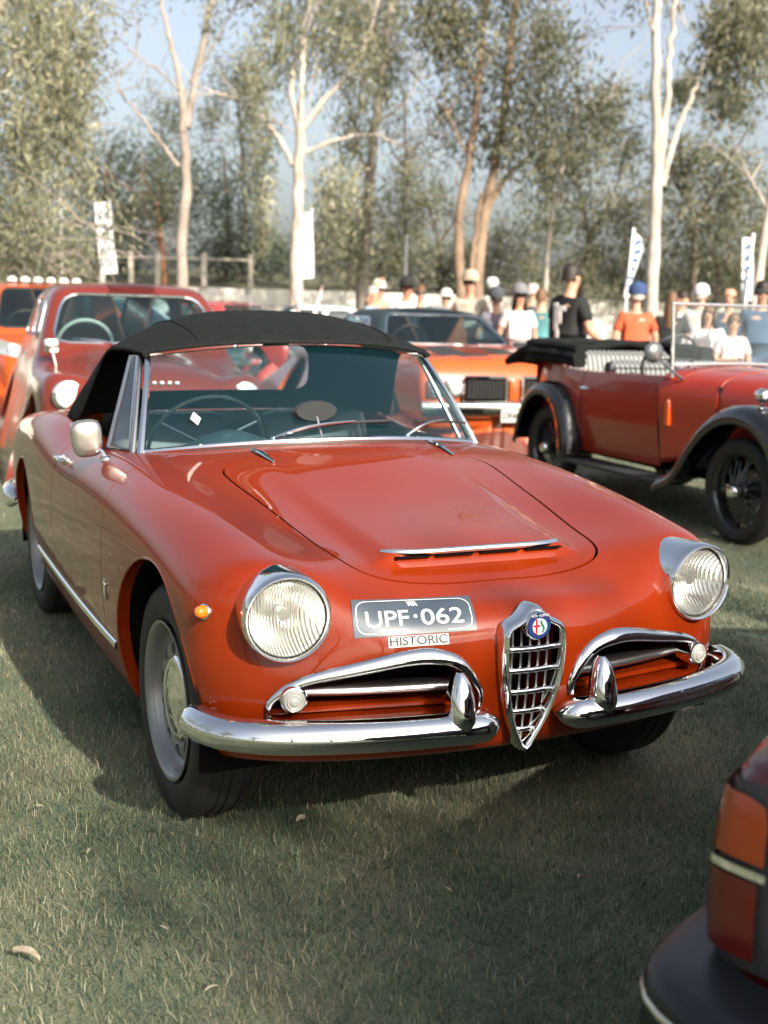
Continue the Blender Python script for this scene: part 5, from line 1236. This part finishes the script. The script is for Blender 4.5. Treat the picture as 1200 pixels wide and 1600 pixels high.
# wings: path in (y,z), width
def wing(sg, path, xin, xout, drop, nm='wing', closed=0.0):
    q = spline_pts(path, 46); G = []
    for i, (y, z) in enumerate(q):
        t = q[min(i+1, 45)]-q[max(i-1, 0)]; t = t/np.linalg.norm(t); nrm = np.array([-t[1], t[0]]);
        if nrm[1] < 0 and abs(nrm[1]) > .2: nrm = -nrm
        row = []
        for s_ in np.linspace(0, 1, 12):
            x = xin+(xout-xin)*min(1, s_*1.12); cr = .03*math.sin(math.pi*min(1, s_*1.05)); dr = drop*max(0, (s_-.72)/.28)**1.8
            row.append((sg*x, y+nrm[0]*(cr-dr), z+nrm[1]*(cr-dr)))
        G.append(row)
    o = MB().grid(G).build(nm, TBLK, tr, angle=80); md = o.modifiers.new('t', 'SOLIDIFY'); md.thickness = .012; return o
for sg in (-1, 1):
    fw = wing(sg, [(-.47, .42), (-.42, .58), (-.28, .73), (-.08, .795), (.14, .77), (.34, .65), (.50, .47), (.62, .335), (.78, .275)], .38, .70, .085)
    wing(sg, [(1.90, .275), (1.92, .42), (1.98, .60), (2.10, .735), (2.27, .79), (2.45, .755), (2.60, .62), (2.68, .46), (2.72, .33)], .44, .70, .075)
    MB().prism([(1.92, .30), (1.98, .60), (2.10, .73), (2.27, .785), (2.45, .75), (2.60, .62), (2.72, .33)], sg*.45, sg*.46, 'yz').build('inner_wing', DARK, tr, smooth=False)
    MB().box((sg*.575, 1.34, .268), (.25, 1.16, .028), bev=.008).build('running_board', mat('ribbed rubber mat', (.03, .032, .034), .6), tr)
    ln = thing_part('wing_lamp', fw); MB().tube([(sg*.56, -.10, .80), (sg*.56, -.10, .86)], .012, 8).build('stem', CHROME, ln); MB().lathe([(-.06, .006), (-.045, .03), (-.01, .043), (.02, .042), (.035, .03), (.04, 0)], 'y', (sg*.56, -.10, .885), 20, -1).build('bowl', CHROME, ln)
def wire_wheel(x, y):
    g = thing_part('wheel', tr); r = .318
    MB().lathe([(-.05, .225), (-.062, .245), (-.064, .285), (-.045, .312), (-.02, .318), (.02, .318), (.045, .312), (.064, .285), (.062, .245), (.05, .225)], 'x', n=44, cap=False).build('tyre', TYRE, g)
    MB().lathe([(.045, .232), (.052, .228), (.04, .216), (0, .206), (-.04, .216), (-.045, .232)], 'x', n=40, cap=False).build('rim', BLKW, g)
    for k in range(36):
        a = 2*math.pi*k/36; b = a+(.35 if k % 2 else -.35); xo = .06 if k % 3 else -.03
        MB().tube([(xo, .05*math.cos(b), .05*math.sin(b)), (.0, .21*math.cos(a), .21*math.sin(a))], .0028, 4).build('spoke', BLKW, g)
    MB().lathe([(-.05, .13), (-.03, .135), (-.03, .05), (.05, .055), (.062, .05), (.062, 0)], 'x', n=28).build('hub', BLKW, g)
    MB().lathe([(.06, .046), (.085, .043), (.10, .03), (.104, 0)], 'x', n=24).build('hub_cap', CHROME, g)
    return g
ww = wire_wheel(0, 0)
for i, (sg, y) in enumerate(((-1, 0), (1, 0), (-1, 2.27), (1, 2.27))):
    w = ww if i == 0 else copy_tree(ww, tr); w.location = (sg*.565, y, .312); w.rotation_euler = (.2*i, 0, 0 if sg > 0 else math.pi)
# windscreen
wf = thing_part('windscreen', tr); zt, zb2 = 1.405, 1.005; WHT = mat('silver painted frame', (.48, .49, .49), .25, .8)
for sg in (-1, 1): MB().tube([(sg*.515, .965, .93), (sg*.515, .975, 1.1), (sg*.515, 1.0, zt)], [.015, .012, .010], 8).build('post', WHT, wf)
MB().tube([(-.53, 1.0, zt), (.53, 1.0, zt)], .011, 8).build('top_rail', WHT, wf); MB().tube([(-.515, .965, zb2+.01), (0, .965, zb2+.02), (.515, .965, zb2+.01)], .012, 8).build('bottom_rail', WHT, wf)
MB().add([(-.505, .968, zb2+.01), (.505, .968, zb2+.01), (.505, 1.0, zt), (-.505, 1.0, zt)], [(0, 1, 2, 3)]).build('pane', CLEARG, wf, smooth=False)
w_ = thing_part('wiper', wf); MB().tube([(-.2, .975, zt-.01), (-.26, .965, 1.2)], .005, 6).build('arm', GREYPL, w_)
wf.location = (0, -.10, 0)
# folded hood, seat backs, steering wheel
hood2 = thing_part('folded_hood', tr)
for z, dy, w, r in ((1.085, 0.0, .555, .034), (1.03, .03, .565, .040), (.985, .02, .56, .036)):
    pts = [(sg_*w, y, z-.05*max(0, (2.3-y))) for sg_, y in ((-1, 1.95), (-1, 2.3), (-1, 2.62+dy))]+[(-w*.8, 2.86+dy, z), (0, 2.95+dy, z+.01), (w*.8, 2.86+dy, z)]+[(sg_*w, y, z-.05*max(0, (2.3-y))) for sg_, y in ((1, 2.62+dy), (1, 2.3), (1, 1.95))]
    MB().tube(spline_pts(pts, 50), list(r*(1+.14*np.sin(np.arange(50)*1.3))), 10, flat=(1.5, 1)).build('canvas_fold', CANVAS, hood2)
G = []
for x in np.linspace(-.60, .60, 25): G.append([(x, 2.45+.62*t, 1.11+.02*math.sin(x*9)-.16*t**2-.03*(x/.6)**4) for t in np.linspace(0, 1, 10)])
o = MB().grid(G).build('canvas_cover', CANVAS, hood2, angle=80); md = o.modifiers.new('t', 'SOLIDIFY'); md.thickness = .05
G = []
for x in np.linspace(-.58, .58, 21): G.append([(x, 2.0+.95*t, 1.135+.015*math.sin(t*7)-.02*t) for t in np.linspace(0, 1, 8)])
for nm, y0, dz in (('rear_seat', 2.28, .0), ('front_seat', 1.62, -.04)):
    s_ = thing_part(nm, tr); n_ = 22
    for k in range(n_):
        x = -.46+.92*(k+.5)/n_; MB().tube([(x, y0-.06, .66+dz), (x, y0-.02, .86+dz), (x, y0+.03, 1.0+dz), (x, y0+.09, 1.03+dz)], .0225, 7).build('pleat', PLEAT, s_)
    MB().box((0, y0-.3, .56), (.96, .46, .16), bev=.05).build('cushion', PLEAT, s_); MB().box((0, y0+.08, .82+dz), (.98, .10, .42), bev=.03).build('backboard', GREYPL, s_)
sc3 = Vector((-.26, 1.28, 1.03)); Rs3 = Euler((rad(-55), 0, 0)).to_matrix(); s3 = thing_part('steering_wheel', tr)
MB().tube([sc3+Rs3 @ Vector((.2*math.cos(a), .2*math.sin(a), 0)) for a in np.linspace(0, 2*math.pi, 32, endpoint=False)], .011, 6, closed=True).build('rim', GREYPL, s3)
MB().tube([sc3+Rs3 @ Vector((-.2, 0, 0)), sc3, sc3+Rs3 @ Vector((.2, 0, 0))], .008, 6).tube([sc3, sc3+Rs3 @ Vector((0, 0, -.4))], .015, 6).build('spokes', GREYPL, s3)
# mirror, orange side strips, shut line strip
mm_ = thing_part('side_mirror', tr); MB().tube(spline_pts([(-.47, .80, .92), (-.54, .80, .96), (-.60, .84, 1.02), (-.64, .90, 1.06)], 10), .009, 6).build('arm', STEEL, mm_); MB().lathe([(-.035, .01), (-.03, .045), (-.012, .066), (.004, .07), (.008, .06), (.008, 0)], 'y', (-.645, .90, 1.09), 24, 1).build('head', mat('grey mirror back', (.22, .23, .23), .3, .7), mm_)
for x, y, z, h in ((-.520, .88, .70, .17), (-.372, .18, .72, .12)): MB().box((x, y, z), (.03, .05, h), bev=.008).build('orange_strip', mat('orange strip', (.72, .09, .01), .25, coat=.6), tr)  # two upright orange strips, on the scuttle and the bonnet side
MB().tube([(-.37-.0, .505, .50), (-.41, .505, .72), (-.40, .505, .90)], .006, 6).build('hinge_bead', TBLK, tr)
# ------------------------------------------------------------------ tail of a maroon saloon nearest the lawn corner
BURG = mat('burgundy paint', (.050, .0035, .0025), .25, coat=.7, coat_rough=.02)
e_ = np.array([.454, -.891, 0.]); l_ = np.array([.891, .454, 0.]); c0 = np.array([-.442, -1.829, 0.])+e_*.742+l_*.004
def T_boot(x, y, z): return z-.05*x*x-.03*np.clip(np.abs(x)-.55, 0, 1)
bt, Fb = saloon('burgundy_saloon', 'burgundy saloon seen by its tail lamp and black bumper corner in front of the roadster', BURG, tuple(c0), math.atan2(e_[1], e_[0]), 4.3,
    [(0, .765), (.3, .79), (1.2, .81), (3.0, .81), (4.3, .74)], [(0, .715), (.06, .742), (.5, .765), (1.0, .785), (1.6, .80), (2.8, .80), (3.6, .76), (4.3, .62)],
    dict(zb=.79, zr=1.26, y=(1.35, 1.9, 2.7, 3.4), w=(.68, .54), curve=.12), ((.95, .34), (3.35, .34)), Tfn=T_boot, rr=.055, front=.05, sides=([(1.8, .85), (2.35, .85), (2.35, 1.12), (2.0, 1.12)], [(2.45, .85), (3.15, .85), (2.8, 1.12), (2.45, 1.12)]), wr=(.30, .18), nmid=220, nphi=96, sidew=.10)
def tail_panel(name, poly, off, m, parent, xs=(-1, 1)):
    """panel wrapped round the tail corner: poly in (s,z), s runs along the tail face and round the side"""
    out = []
    for sg in xs:
        sv = sorted({round(p[0], 4) for p in poly}); s0, s1 = min(p[0] for p in poly), max(p[0] for p in poly); G = []
        pz = np.array(poly); 
        for s_ in np.linspace(s0, s1, 16):
            zs = []
            for a, b in zip(poly, poly[1:]+poly[:1]):
                if (a[0]-s_)*(b[0]-s_) <= 1e-12 and abs(a[0]-b[0]) > 1e-9: zs.append(a[1]+(b[1]-a[1])*(s_-a[0])/(b[0]-a[0]))
            if len(zs) < 2: continue
            row = []
            for z in np.linspace(min(zs), max(zs), 7):
                ang = np.interp(s_, [-.2, -.05, .05, .25], [0, math.pi*.30, math.pi*.42, math.pi*.5])   # 0: pointing out of the side
                o = np.array([[sg*.60, .18, z]]); dd_ = np.array([[sg*math.cos(ang), -math.sin(ang), 0]])
                if s_ > .05: o = np.array([[sg*(.66-(s_-.05)), .18, z]]); dd_ = np.array([[0, -1., 0]])
                q = cast(Fb, o, dd_, .6, 22)[0]; row.append(tuple(q+dd_[0]*off))
            G.append(row)
        out.append(MB().grid(G).build(name, m, parent(sg) if callable(parent) else parent, angle=70))
    return out
tl = {sg: thing_part('tail_lamp', bt) for sg in (-1, 1)}
tail_panel('surround', [(-.20, .455), (-.012, .455), (-.015, .60), (-.035, .69), (-.07, .705), (-.20, .70)], .003, GREYPL, lambda s_: tl[s_])
AMB2 = mat('amber tail lens', (.24, .034, .002), .2, coat=.4, bump=(120, .15, .002)); RED2 = mat('red tail lens', (.085, .004, .003), .2, coat=.4, bump=(120, .12, .002))
tail_panel('amber_lens', [(-.19, .607), (-.046, .607), (-.051, .65), (-.064, .682), (-.09, .69), (-.19, .69)], .012, AMB2, lambda s_: tl[s_])
tail_panel('chrome_strip', [(-.20, .589), (-.030, .589), (-.030, .600), (-.20, .600)], .018, CHROME, lambda s_: tl[s_])
tail_panel('red_lens', [(-.19, .475), (-.040, .475), (-.042, .583), (-.19, .583)], .014, RED2, lambda s_: tl[s_])
# black bumper with a bright insert
pth = [(-.825, .75), (-.838, .30), (-.842, .08), (-.818, -.02), (-.75, -.075), (-.55, -.105), (0, -.125), (.55, -.105), (.75, -.075), (.818, -.02), (.842, .08), (.838, .30), (.825, .75)]
q = spline_pts(pth, 90); G = []; GS = []
for i, p in enumerate(q):
    t = q[min(i+1, 89)]-q[max(i-1, 0)]; t /= np.linalg.norm(t); o = np.array([t[1], -t[0]]); o = -o if o@(p-np.array([0, .6])) < 0 else o
    G.append([(p[0]+o[0]*a, p[1]+o[1]*a, z) for a, z in ((-.12, .455), (-.03, .455), (-.008, .449), (.004, .436), (.006, .405), (.004, .36), (-.01, .325), (-.10, .31))])
    GS.append([(p[0]+o[0]*a, p[1]+o[1]*a, z) for a, z in ((.004, .420), (.009, .417), (.009, .409), (.004, .406))])
bmp = MB().grid(G).build('bumper', mat('satin black bumper', (.006, .008, .011), .35), bt, angle=70); MB().grid(GS).build('bright_insert', mat('aged bright strip', (.60, .58, .48), .25, .9), bmp, angle=60)
# boot lid seam
sm = [tuple(cast(Fb, np.array([[x, .3, .69]]), np.array([[0, -1., 0]]), .8, 22)[0]+np.array([0, .002, 0])) for x in np.linspace(-.66, .66, 24)]
MB().tube(sm, .0035, 6).build('boot_seam', DARK, bt)
MB().tube([tuple(cast_z(Fb, -.715, y)+np.array([0, 0, -.001])) for y in np.linspace(.05, 1.0, 20)], .004, 6).build('boot_edge', BURG, bt)
MB().box((0, cast(Fb, np.array([[0, .3, .6]]), np.array([[0, -1., 0]]), .8, 22)[0][1]-.004, .57), (.4, .012, .12)).build('number_plate', WHITE, bt, smooth=False)
# ------------------------------------------------------------------ people, banners, poles
SKIN = mat('skin', (.48, .27, .18), .55); SKIN2 = mat('tanned skin', (.36, .19, .12), .55); HAIRD = mat('dark hair', (.02, .014, .010), .6); HAIRG = mat('grey hair', (.35, .33, .30), .7); HAIRB = mat('brown hair', (.12, .065, .03), .6)
def cloth(c): return mat('cloth %.2f %.2f %.2f' % c, c, .85, noise=(6, tuple(x*.8 for x in c), 3))
def skin_mesh(name, nodes, edges, m, parent, sub=1):
    """continuous body grown on a skeleton: nodes {key: (pos, rx, ry)}"""
    keys = list(nodes); me = bpy.data.meshes.new(name); me.from_pydata([nodes[k][0] for k in keys], [(keys.index(a), keys.index(b)) for a, b in edges], [])
    o = bpy.data.objects.new(name, me); COL.objects.link(o); sk = o.modifiers.new('s', 'SKIN'); sk.use_smooth_shade = True
    if not me.skin_vertices: me.skin_vertices.new()
    for i, k in enumerate(keys):
        v = me.skin_vertices[0].data[i]; v.radius = (nodes[k][1], nodes[k][2]); v.use_root = (i == 0)
    sb = o.modifiers.new('u', 'SUBSURF'); sb.levels = sub; sb.render_levels = sub
    dg = bpy.context.evaluated_depsgraph_get(); nm = bpy.data.meshes.new_from_object(o.evaluated_get(dg)); bpy.data.objects.remove(o); bpy.data.meshes.remove(me)
    nm.materials.clear(); nm.materials.append(m); nm.name = name; nm.shade_smooth()
    return link(bpy.data.objects.new(name, nm), parent)
def person(label, px, py_top, d, H, face, top, bottom, hair=HAIRD, skin=SKIN, sleeves='short', hat=None, armL=None, armR=None, shorts=False, glasses=False, long_hair=False, skirt=False, group='visitors in the crowd', lean=0.):
    """py_top: photo row of the top of the head; face: heading in degrees (0 faces the camera)"""
    p = P(px, py_top, d); k = H/1.75
    root = thing('person', label, 'person', (p[0], p[1], 0), -YAW+rad(face), group)
    N = {}; E_ = []
    def nd(key, pos, rx, ry=None, fr=None):
        N[key] = (tuple(np.array(pos)*k), rx*k, (ry or rx)*k)
        if fr: E_.append((fr, key))
    nd('pelvis', (0, 0, .95), .135, .10); nd('waist', (0, -lean*.3, 1.08), .125, .095, 'pelvis'); nd('chest', (0, -lean*.7, 1.28), .150, .11, 'waist'); nd('neckbase', (0, .01-lean, 1.43), .075, .07, 'chest'); nd('neck', (0, -.005-lean, 1.49), .052, .054, 'neckbase')
    nd('jaw', (0, -.03-lean, 1.555), .058, .066, 'neck'); nd('face', (0, -.018-lean, 1.63), .072, .088, 'jaw'); nd('crown', (0, -.005-lean, 1.70), .060, .072, 'face'); nd('nose', (0, -.115-lean, 1.615), .012, .014, 'face')
    A = {}
    for s_, nm, arm in ((-1, 'r', armR), (1, 'l', armL)):
        el, wr_ = arm if arm else ((s_*.25, .03, 1.14), (s_*.27, -.03, .90))
        nd('sh'+nm, (s_*.165, -lean, 1.395), .068, .065, 'chest'); nd('ua'+nm, tuple((np.array((s_*.19, -lean, 1.36))*.6+np.array(el)*.4)), .050, None, 'sh'+nm); nd('el'+nm, el, .040, None, 'ua'+nm); nd('wr'+nm, wr_, .028, None, 'el'+nm)
        dv = np.array(wr_)-np.array(el); dv = dv/np.linalg.norm(dv); sd = np.cross(dv, (0, 1, 0.2)); sd = sd/max(np.linalg.norm(sd), 1e-6); pm = np.array(wr_)+dv*.06; nd('pa'+nm, tuple(pm), .036, .018, 'wr'+nm)
        for f in range(4):
            b = pm+dv*.035+sd*(f-1.5)*.018; L = (.055, .07, .065, .05)[f]; nd('f%d%s' % (f, nm), tuple(b), .009, None, 'pa'+nm); nd('g%d%s' % (f, nm), tuple(b+dv*L*.6+np.array((0, -.012, 0))), .0085, None, 'f%d%s' % (f, nm)); nd('h%d%s' % (f, nm), tuple(b+dv*L*.9+np.array((0, -.03, 0))), .007, None, 'g%d%s' % (f, nm))
        nd('t0'+nm, tuple(pm-dv*.02-sd*.035), .010, None, 'pa'+nm); nd('t1'+nm, tuple(pm+dv*.02-sd*.055), .009, None, 't0'+nm)
        nd('hip'+nm, (s_*.085, 0, .88), .092, .095, 'pelvis'); nd('th'+nm, (s_*.095, -.01, .68), .080, None, 'hip'+nm); nd('kn'+nm, (s_*.10, -.015, .49), .055, None, 'th'+nm); nd('ca'+nm, (s_*.10, .01, .33), .052, None, 'kn'+nm); nd('an'+nm, (s_*.10, .015, .085), .036, None, 'ca'+nm); nd('to'+nm, (s_*.115, -.13, .035), .036, .03, 'an'+nm)
    skin_mesh('body', N, E_, skin, root)
    # shirt
    keys = ['pelvis', 'waist', 'chest', 'neckbase']; S = {q: (N[q][0], N[q][1]+.020*k, N[q][2]+.020*k) for q in keys}; S['neckbase'] = (tuple(np.array(N['neckbase'][0])-np.array((0, 0, .02))), .085*k, .078*k)
    S['hem'] = (tuple(np.array(N['pelvis'][0])-np.array((0, 0, .06))), .15*k, .12*k); Es = [('pelvis', 'hem'), ('pelvis', 'waist'), ('waist', 'chest'), ('chest', 'neckbase')]
    for nm in 'rl':
        ch = ['sh', 'ua'] + (['el', 'wr'] if sleeves == 'long' else []); prev = 'chest'
        for q in ch: S[q+nm] = (N[q+nm][0], N[q+nm][1]+.017*k, N[q+nm][2]+.017*k); Es.append((prev, q+nm)); prev = q+nm
        if sleeves != 'long': S['sl'+nm] = (tuple(np.array(N['ua'+nm][0])*.55+np.array(N['el'+nm][0])*.45), .068*k, .068*k); Es.append((prev, 'sl'+nm))
    skin_mesh('shirt', S, Es, cloth(top), root)
    if skirt:
        MB().lathe([(.50*k, .21*k), (.75*k, .185*k), (.95*k, .165*k), (1.04*k, .14*k)], 'z', (0, 0, 0), 20).build('skirt', cloth(bottom), root)
    else:
        S = {'pelvis': (N['pelvis'][0], N['pelvis'][1]+.012*k, N['pelvis'][2]+.012*k)}; Es = []
        for nm in 'rl':
            prev = 'pelvis'
            for q in ['hip', 'th', 'kn']+([] if shorts else ['ca', 'an']): S[q+nm] = (N[q+nm][0], N[q+nm][1]+.022*k, N[q+nm][2]+.022*k); Es.append((prev, q+nm)); prev = q+nm
        skin_mesh('trousers', S, Es, cloth(bottom), root)
    for nm, s_ in (('r', -1), ('l', 1)):
        MB().box((s_*.11*k, -.06*k, .032), (.09*k, .27*k, .064), bev=.02).build('shoe', cloth((.05, .05, .05)), root)
        e = MB().lathe([(0, .010), (.006, .008), (.008, 0)], 'y', (s_*.032*k, (-.100-lean)*k, 1.645*k), 8, -1).build('eye', cloth((.02, .02, .02)), root) if not glasses else None
        MB().lathe([(0, .022*k), (.012*k, .020*k), (.014*k, 0)], 'x', (s_*.078*k, (-.0-lean)*k, 1.625*k), 10, s_).build('ear', skin, root)
    MB().box((0, (-.095-lean)*k, 1.572*k), (.045*k, .012, .010)).build('mouth', mat('lips', (.35, .12, .10), .5), root)
    if glasses: MB().box((0, (-.104-lean)*k, 1.645*k), (.14*k, .03*k, .042*k), bev=.008).build('sunglasses', GREYPL, root)
    # hair: cap of the skull, longer at the back
    G = []
    for a in np.linspace(0, 2*math.pi, 25):
        row = []; back = .5+.5*math.sin(a)      # a=pi/2 is the back
        low = (1.67-.075*back-(.30 if long_hair else 0)*back) if hair else 1.68
        for t in np.linspace(0, 1, 9):
            z = low+(1.770-low)*math.sin(t*math.pi/2); rr_ = max(0.004, math.cos(t*math.pi/2)**.6); w = 1+(.12 if long_hair and t < .4 else 0)
            row.append((.086*w*rr_*math.cos(a)*k, (.102*w*rr_*math.sin(a)-.003-lean)*k, z*k))
        G.append(row)
    MB().grid(G).build('hair', hair or skin, root, angle=80)
    if hat:
        h = thing_part('hat', root); c = cloth(hat[1])
        MB().lathe([(1.66*k, .108*k), (1.70*k, .112*k), (1.76*k, .100*k), (1.80*k, .066*k), (1.815*k, 0)], 'z', (0, (-.008-lean)*k, 0), 24).build('crown', c, h)
        if hat[0] == 'cap': MB().prism(round_poly([(-.09*k, -.06*k), (.09*k, -.06*k), (.08*k, -.20*k), (-.08*k, -.20*k)], .04), 1.672*k, 1.684*k, 'xy').build('peak', c, h)
        else: MB().lathe([(1.675*k, .10*k), (1.668*k, .19*k), (1.674*k, .192*k), (1.684*k, .10*k)], 'z', (0, -.008*k, 0), 24).build('brim', c, h)
    return root
UP = lambda s_, ex, ey, ez, wx, wy, wz: ((s_*ex, ey, ez), (s_*wx, wy, wz))
man = person('man in black T-shirt with white back print, standing beyond the tourer', 893, 417, 12.2, 1.80, 128, (.012, .013, .013), (.05, .05, .055), HAIRD, SKIN, armL=UP(1, .27, -.05, 1.13, .30, -.30, 1.10), armR=UP(-1, .26, -.02, 1.12, .26, -.22, 1.02))
pr = MB()
for (x, z, w, h) in ((0, 1.30, .11, .16), (-.03, 1.37, .16, .05), (.02, 1.20, .06, .10), (0, 1.10, .05, .12), (.03, 1.40, .07, .05), (0, 1.02, .10, .05)): MB().box((x+.01, .152, z), (w, .006, h), bev=.002).build('shirt_print', WHITE, man)
person('man in orange T-shirt and navy cap seen from behind', 996, 454, 13.6, 1.64, 185, (.50, .10, .04), (.06, .06, .07), HAIRG, hat=('cap', (.03, .06, .16)))
person('man in beige shirt and sunglasses looking over the orange coupe', 736, 431, 15.5, 1.78, -20, (.42, .38, .31), (.20, .18, .15), HAIRG, glasses=True, hat=('cap', (.38, .32, .24)))
person('woman in white top and dark skirt with sunglasses beyond the orange coupe', 812, 452, 14.8, 1.62, 15, (.62, .61, .60), (.03, .03, .035), HAIRB, glasses=True, long_hair=True, skirt=True, hat=('cap', (.16, .16, .17)))
person('man in grey violet T-shirt with his back turned beside the woman in white', 776, 460, 15.2, 1.58, 190, (.17, .16, .20), (.42, .40, .38), HAIRD, hat=('cap', (.06, .07, .08)))
person('man in dark grey shirt walking behind the woman in white', 832, 448, 17.5, 1.72, 120, (.13, .13, .13), (.10, .11, .14), HAIRG)
person('man in teal T-shirt behind the man in black', 846, 462, 16.0, 1.62, 150, (.08, .24, .25), (.08, .08, .10), HAIRB)
person('bearded man in white T-shirt and black hat behind the coupe roof', 635, 439, 17.0, 1.72, 60, (.66, .66, .66), (.08, .09, .12), HAIRD, SKIN2, hat=('brim', (.015, .015, .016)))
person('man in dark vest over white shirt next to the black hatted man', 657, 446, 18.0, 1.66, 20, (.05, .07, .08), (.07, .08, .10), HAIRB, glasses=True)
person('person in white sun hat raising one arm', 592, 438, 18.5, 1.70, 40, (.45, .28, .22), (.30, .22, .18), HAIRB, armR=UP(-1, .30, -.10, 1.48, .16, -.16, 1.70), hat=('brim', (.60, .56, .50)))
person('person in light blue shirt leaning over behind the coupe', 571, 452, 18.0, 1.62, 70, (.30, .42, .55), (.10, .11, .14), HAIRG, lean=.12)
person('person in white hat and sand shirt near the three stemmed gum', 698, 452, 20.0, 1.62, -30, (.44, .38, .30), (.22, .20, .17), HAIRG, hat=('brim', (.62, .60, .56)))
person('woman with long brown hair in black beside the tourer windscreen', 1050, 468, 14.5, 1.60, 160, (.018, .018, .02), (.05, .05, .06), HAIRB, long_hair=True)
person('man in white cap and cream shirt behind the tourer windscreen', 1096, 448, 16.5, 1.72, 150, (.60, .57, .52), (.30, .30, .30), HAIRG, hat=('cap', (.66, .66, .65)))
person('bald man in navy polo holding a cup above the tourer windscreen', 1140, 460, 15.0, 1.66, -15, (.03, .05, .08), (.26, .24, .20), None, SKIN, armR=UP(-1, .26, .0, 1.12, .12, -.22, 1.15))
person('man in denim jacket and sunglasses standing by the upright banner', 1192, 446, 13.2, 1.72, -10, (.045, .085, .14), (.06, .09, .14), HAIRD, SKIN, sleeves='long', glasses=True)
person('girl in white shirt with folded arms seen through the tourer windscreen', 1108, 484, 13.0, 1.46, -20, (.64, .60, .60), (.04, .04, .05), HAIRB, armR=UP(-1, .24, -.06, 1.12, -.02, -.20, 1.14), armL=UP(1, .24, -.06, 1.12, .0, -.22, 1.18), long_hair=True)
person('child in pale pink top seen through the tourer windscreen', 1146, 497, 12.6, 1.36, 0, (.62, .52, .52), (.30, .28, .27), HAIRB, armR=UP(-1, .22, -.06, 1.14, .04, -.2, 1.16))
person('man in pale shirt chatting behind the long haired woman', 1066, 456, 17.5, 1.68, 60, (.52, .52, .55), (.12, .12, .15), HAIRD)
# ---- banners
BAN = mat('white banner cloth', (.68, .69, .70), .7); BLUE = mat('banner blue print', (.06, .12, .26), .7); GREYP = mat('grey print', (.35, .37, .40), .7); POLE = mat('painted pole', (.55, .56, .56), .4, .4)
def banner(label, pts, d, marks, colour, pole_to=None):
    """pts: outline in photo pixels at distance d; pole down to the lawn"""
    q = [P(x, y, d) for x, y in pts]; c = np.mean(q, 0); base = P(pole_to[0], pole_to[1], d) if pole_to else q[0]
    root = thing('banner', label, 'banner', (base[0], base[1], 0)); o = np.array([base[0], base[1], 0]); L = [p-o for p in q]
    fw = np.array([_f[0], _f[1], 0])*.012; n = len(L); rip = [np.array([_f[0], _f[1], 0])*.04*math.sin(i*1.9) for i in range(n)]
    V = [p+r_-fw for p, r_ in zip(L, rip)]+[p+r_+fw for p, r_ in zip(L, rip)]; F = [tuple(range(n)), tuple(range(2*n-1, n-1, -1))]+[(i, (i+1) % n, (i+1) % n+n, i+n) for i in range(n)]
    MB().add(V, F).build('cloth', BAN, root, smooth=False)
    tp_ = max(L, key=lambda p: p[2]); MB().tube([(0, 0, 0), np.array([0, 0, tp_[2]*.6]), (tp_[0], tp_[1], tp_[2]+.05)], .022, 8).build('pole', POLE, root)
    for x, y, w, h in marks:
        p = P(x, y, d)-o-fw*3.6; s_ = d/FPX; MB().box(p, (w*s_, .006, h*s_), rot=(0, 0, -YAW)).build('print', colour, root, smooth=False)
banner('tall rectangular white banner with faint grey print near the timber fence', [(148, 317), (172, 315), (178, 370), (184, 427), (157, 428), (152, 372)], 22, [(160, 335, 14, 9), (163, 352, 12, 9), (166, 370, 14, 9), (168, 390, 12, 9), (171, 408, 13, 8)], GREYP, (160, 470))
banner('narrow white banner with rows of fine text beside the white gum', [(470, 345), (478, 332), (488, 330), (490, 380), (490, 434), (470, 436)], 21, [(480, 355+12*i, 12, 3) for i in range(7)], GREYP, (467, 478))
banner('curved white feather banner with blue lettering near the orange shirted man', [(990, 362), (1003, 372), (1005, 390), (996, 415), (988, 440), (984, 465), (974, 465), (979, 430), (985, 400)], 18, [(997, 378, 9, 6), (996, 392, 9, 6), (992, 406, 8, 6), (988, 420, 7, 6), (984, 434, 7, 6), (981, 448, 6, 6)], BLUE, (977, 490))
banner('straight white banner with blue squares beside slim pale gum', [(1160, 372), (1177, 371), (1177, 420), (1174, 470), (1160, 470)], 18, [(1168, 385, 7, 7), (1168, 402, 7, 7), (1168, 419, 7, 7), (1167, 436, 7, 7)], BLUE, (1162, 500))
# ---- poles
def pole(label, px, y0, y1, d, r, lamp=False):
    a = P(px, y0, d); b = P(px, y1, d); root = thing('metal_pole', label, 'pole', (b[0], b[1], 0)); h = a[2]
    MB().tube([(0, 0, 0), (0, 0, .3), (0, 0, .32), (0, 0, h)], [r*1.6, r*1.6, r, r*.8], 10).build('shaft', POLE, root)
    if lamp: MB().lathe([(-.10, .02), (-.08, .08), (0, .11), (.08, .08), (.10, 0)], 'z', (0, 0, h-.02), 16).build('globe', WHITE, root)
    else: MB().lathe([(0, r*1.3), (.05, r*1.3), (.07, 0)], 'z', (0, 0, h), 12).build('cap', STEEL, root)
pole('plain grey metal pole behind the coupe roof', 632, 372, 470, 26, .045)
pole('short slim post with white globe near three stemmed gum', 768, 440, 470, 21, .03, True)
pole('thin white post among low branches of the big spreading gum', 97, 325, 470, 24, .05)
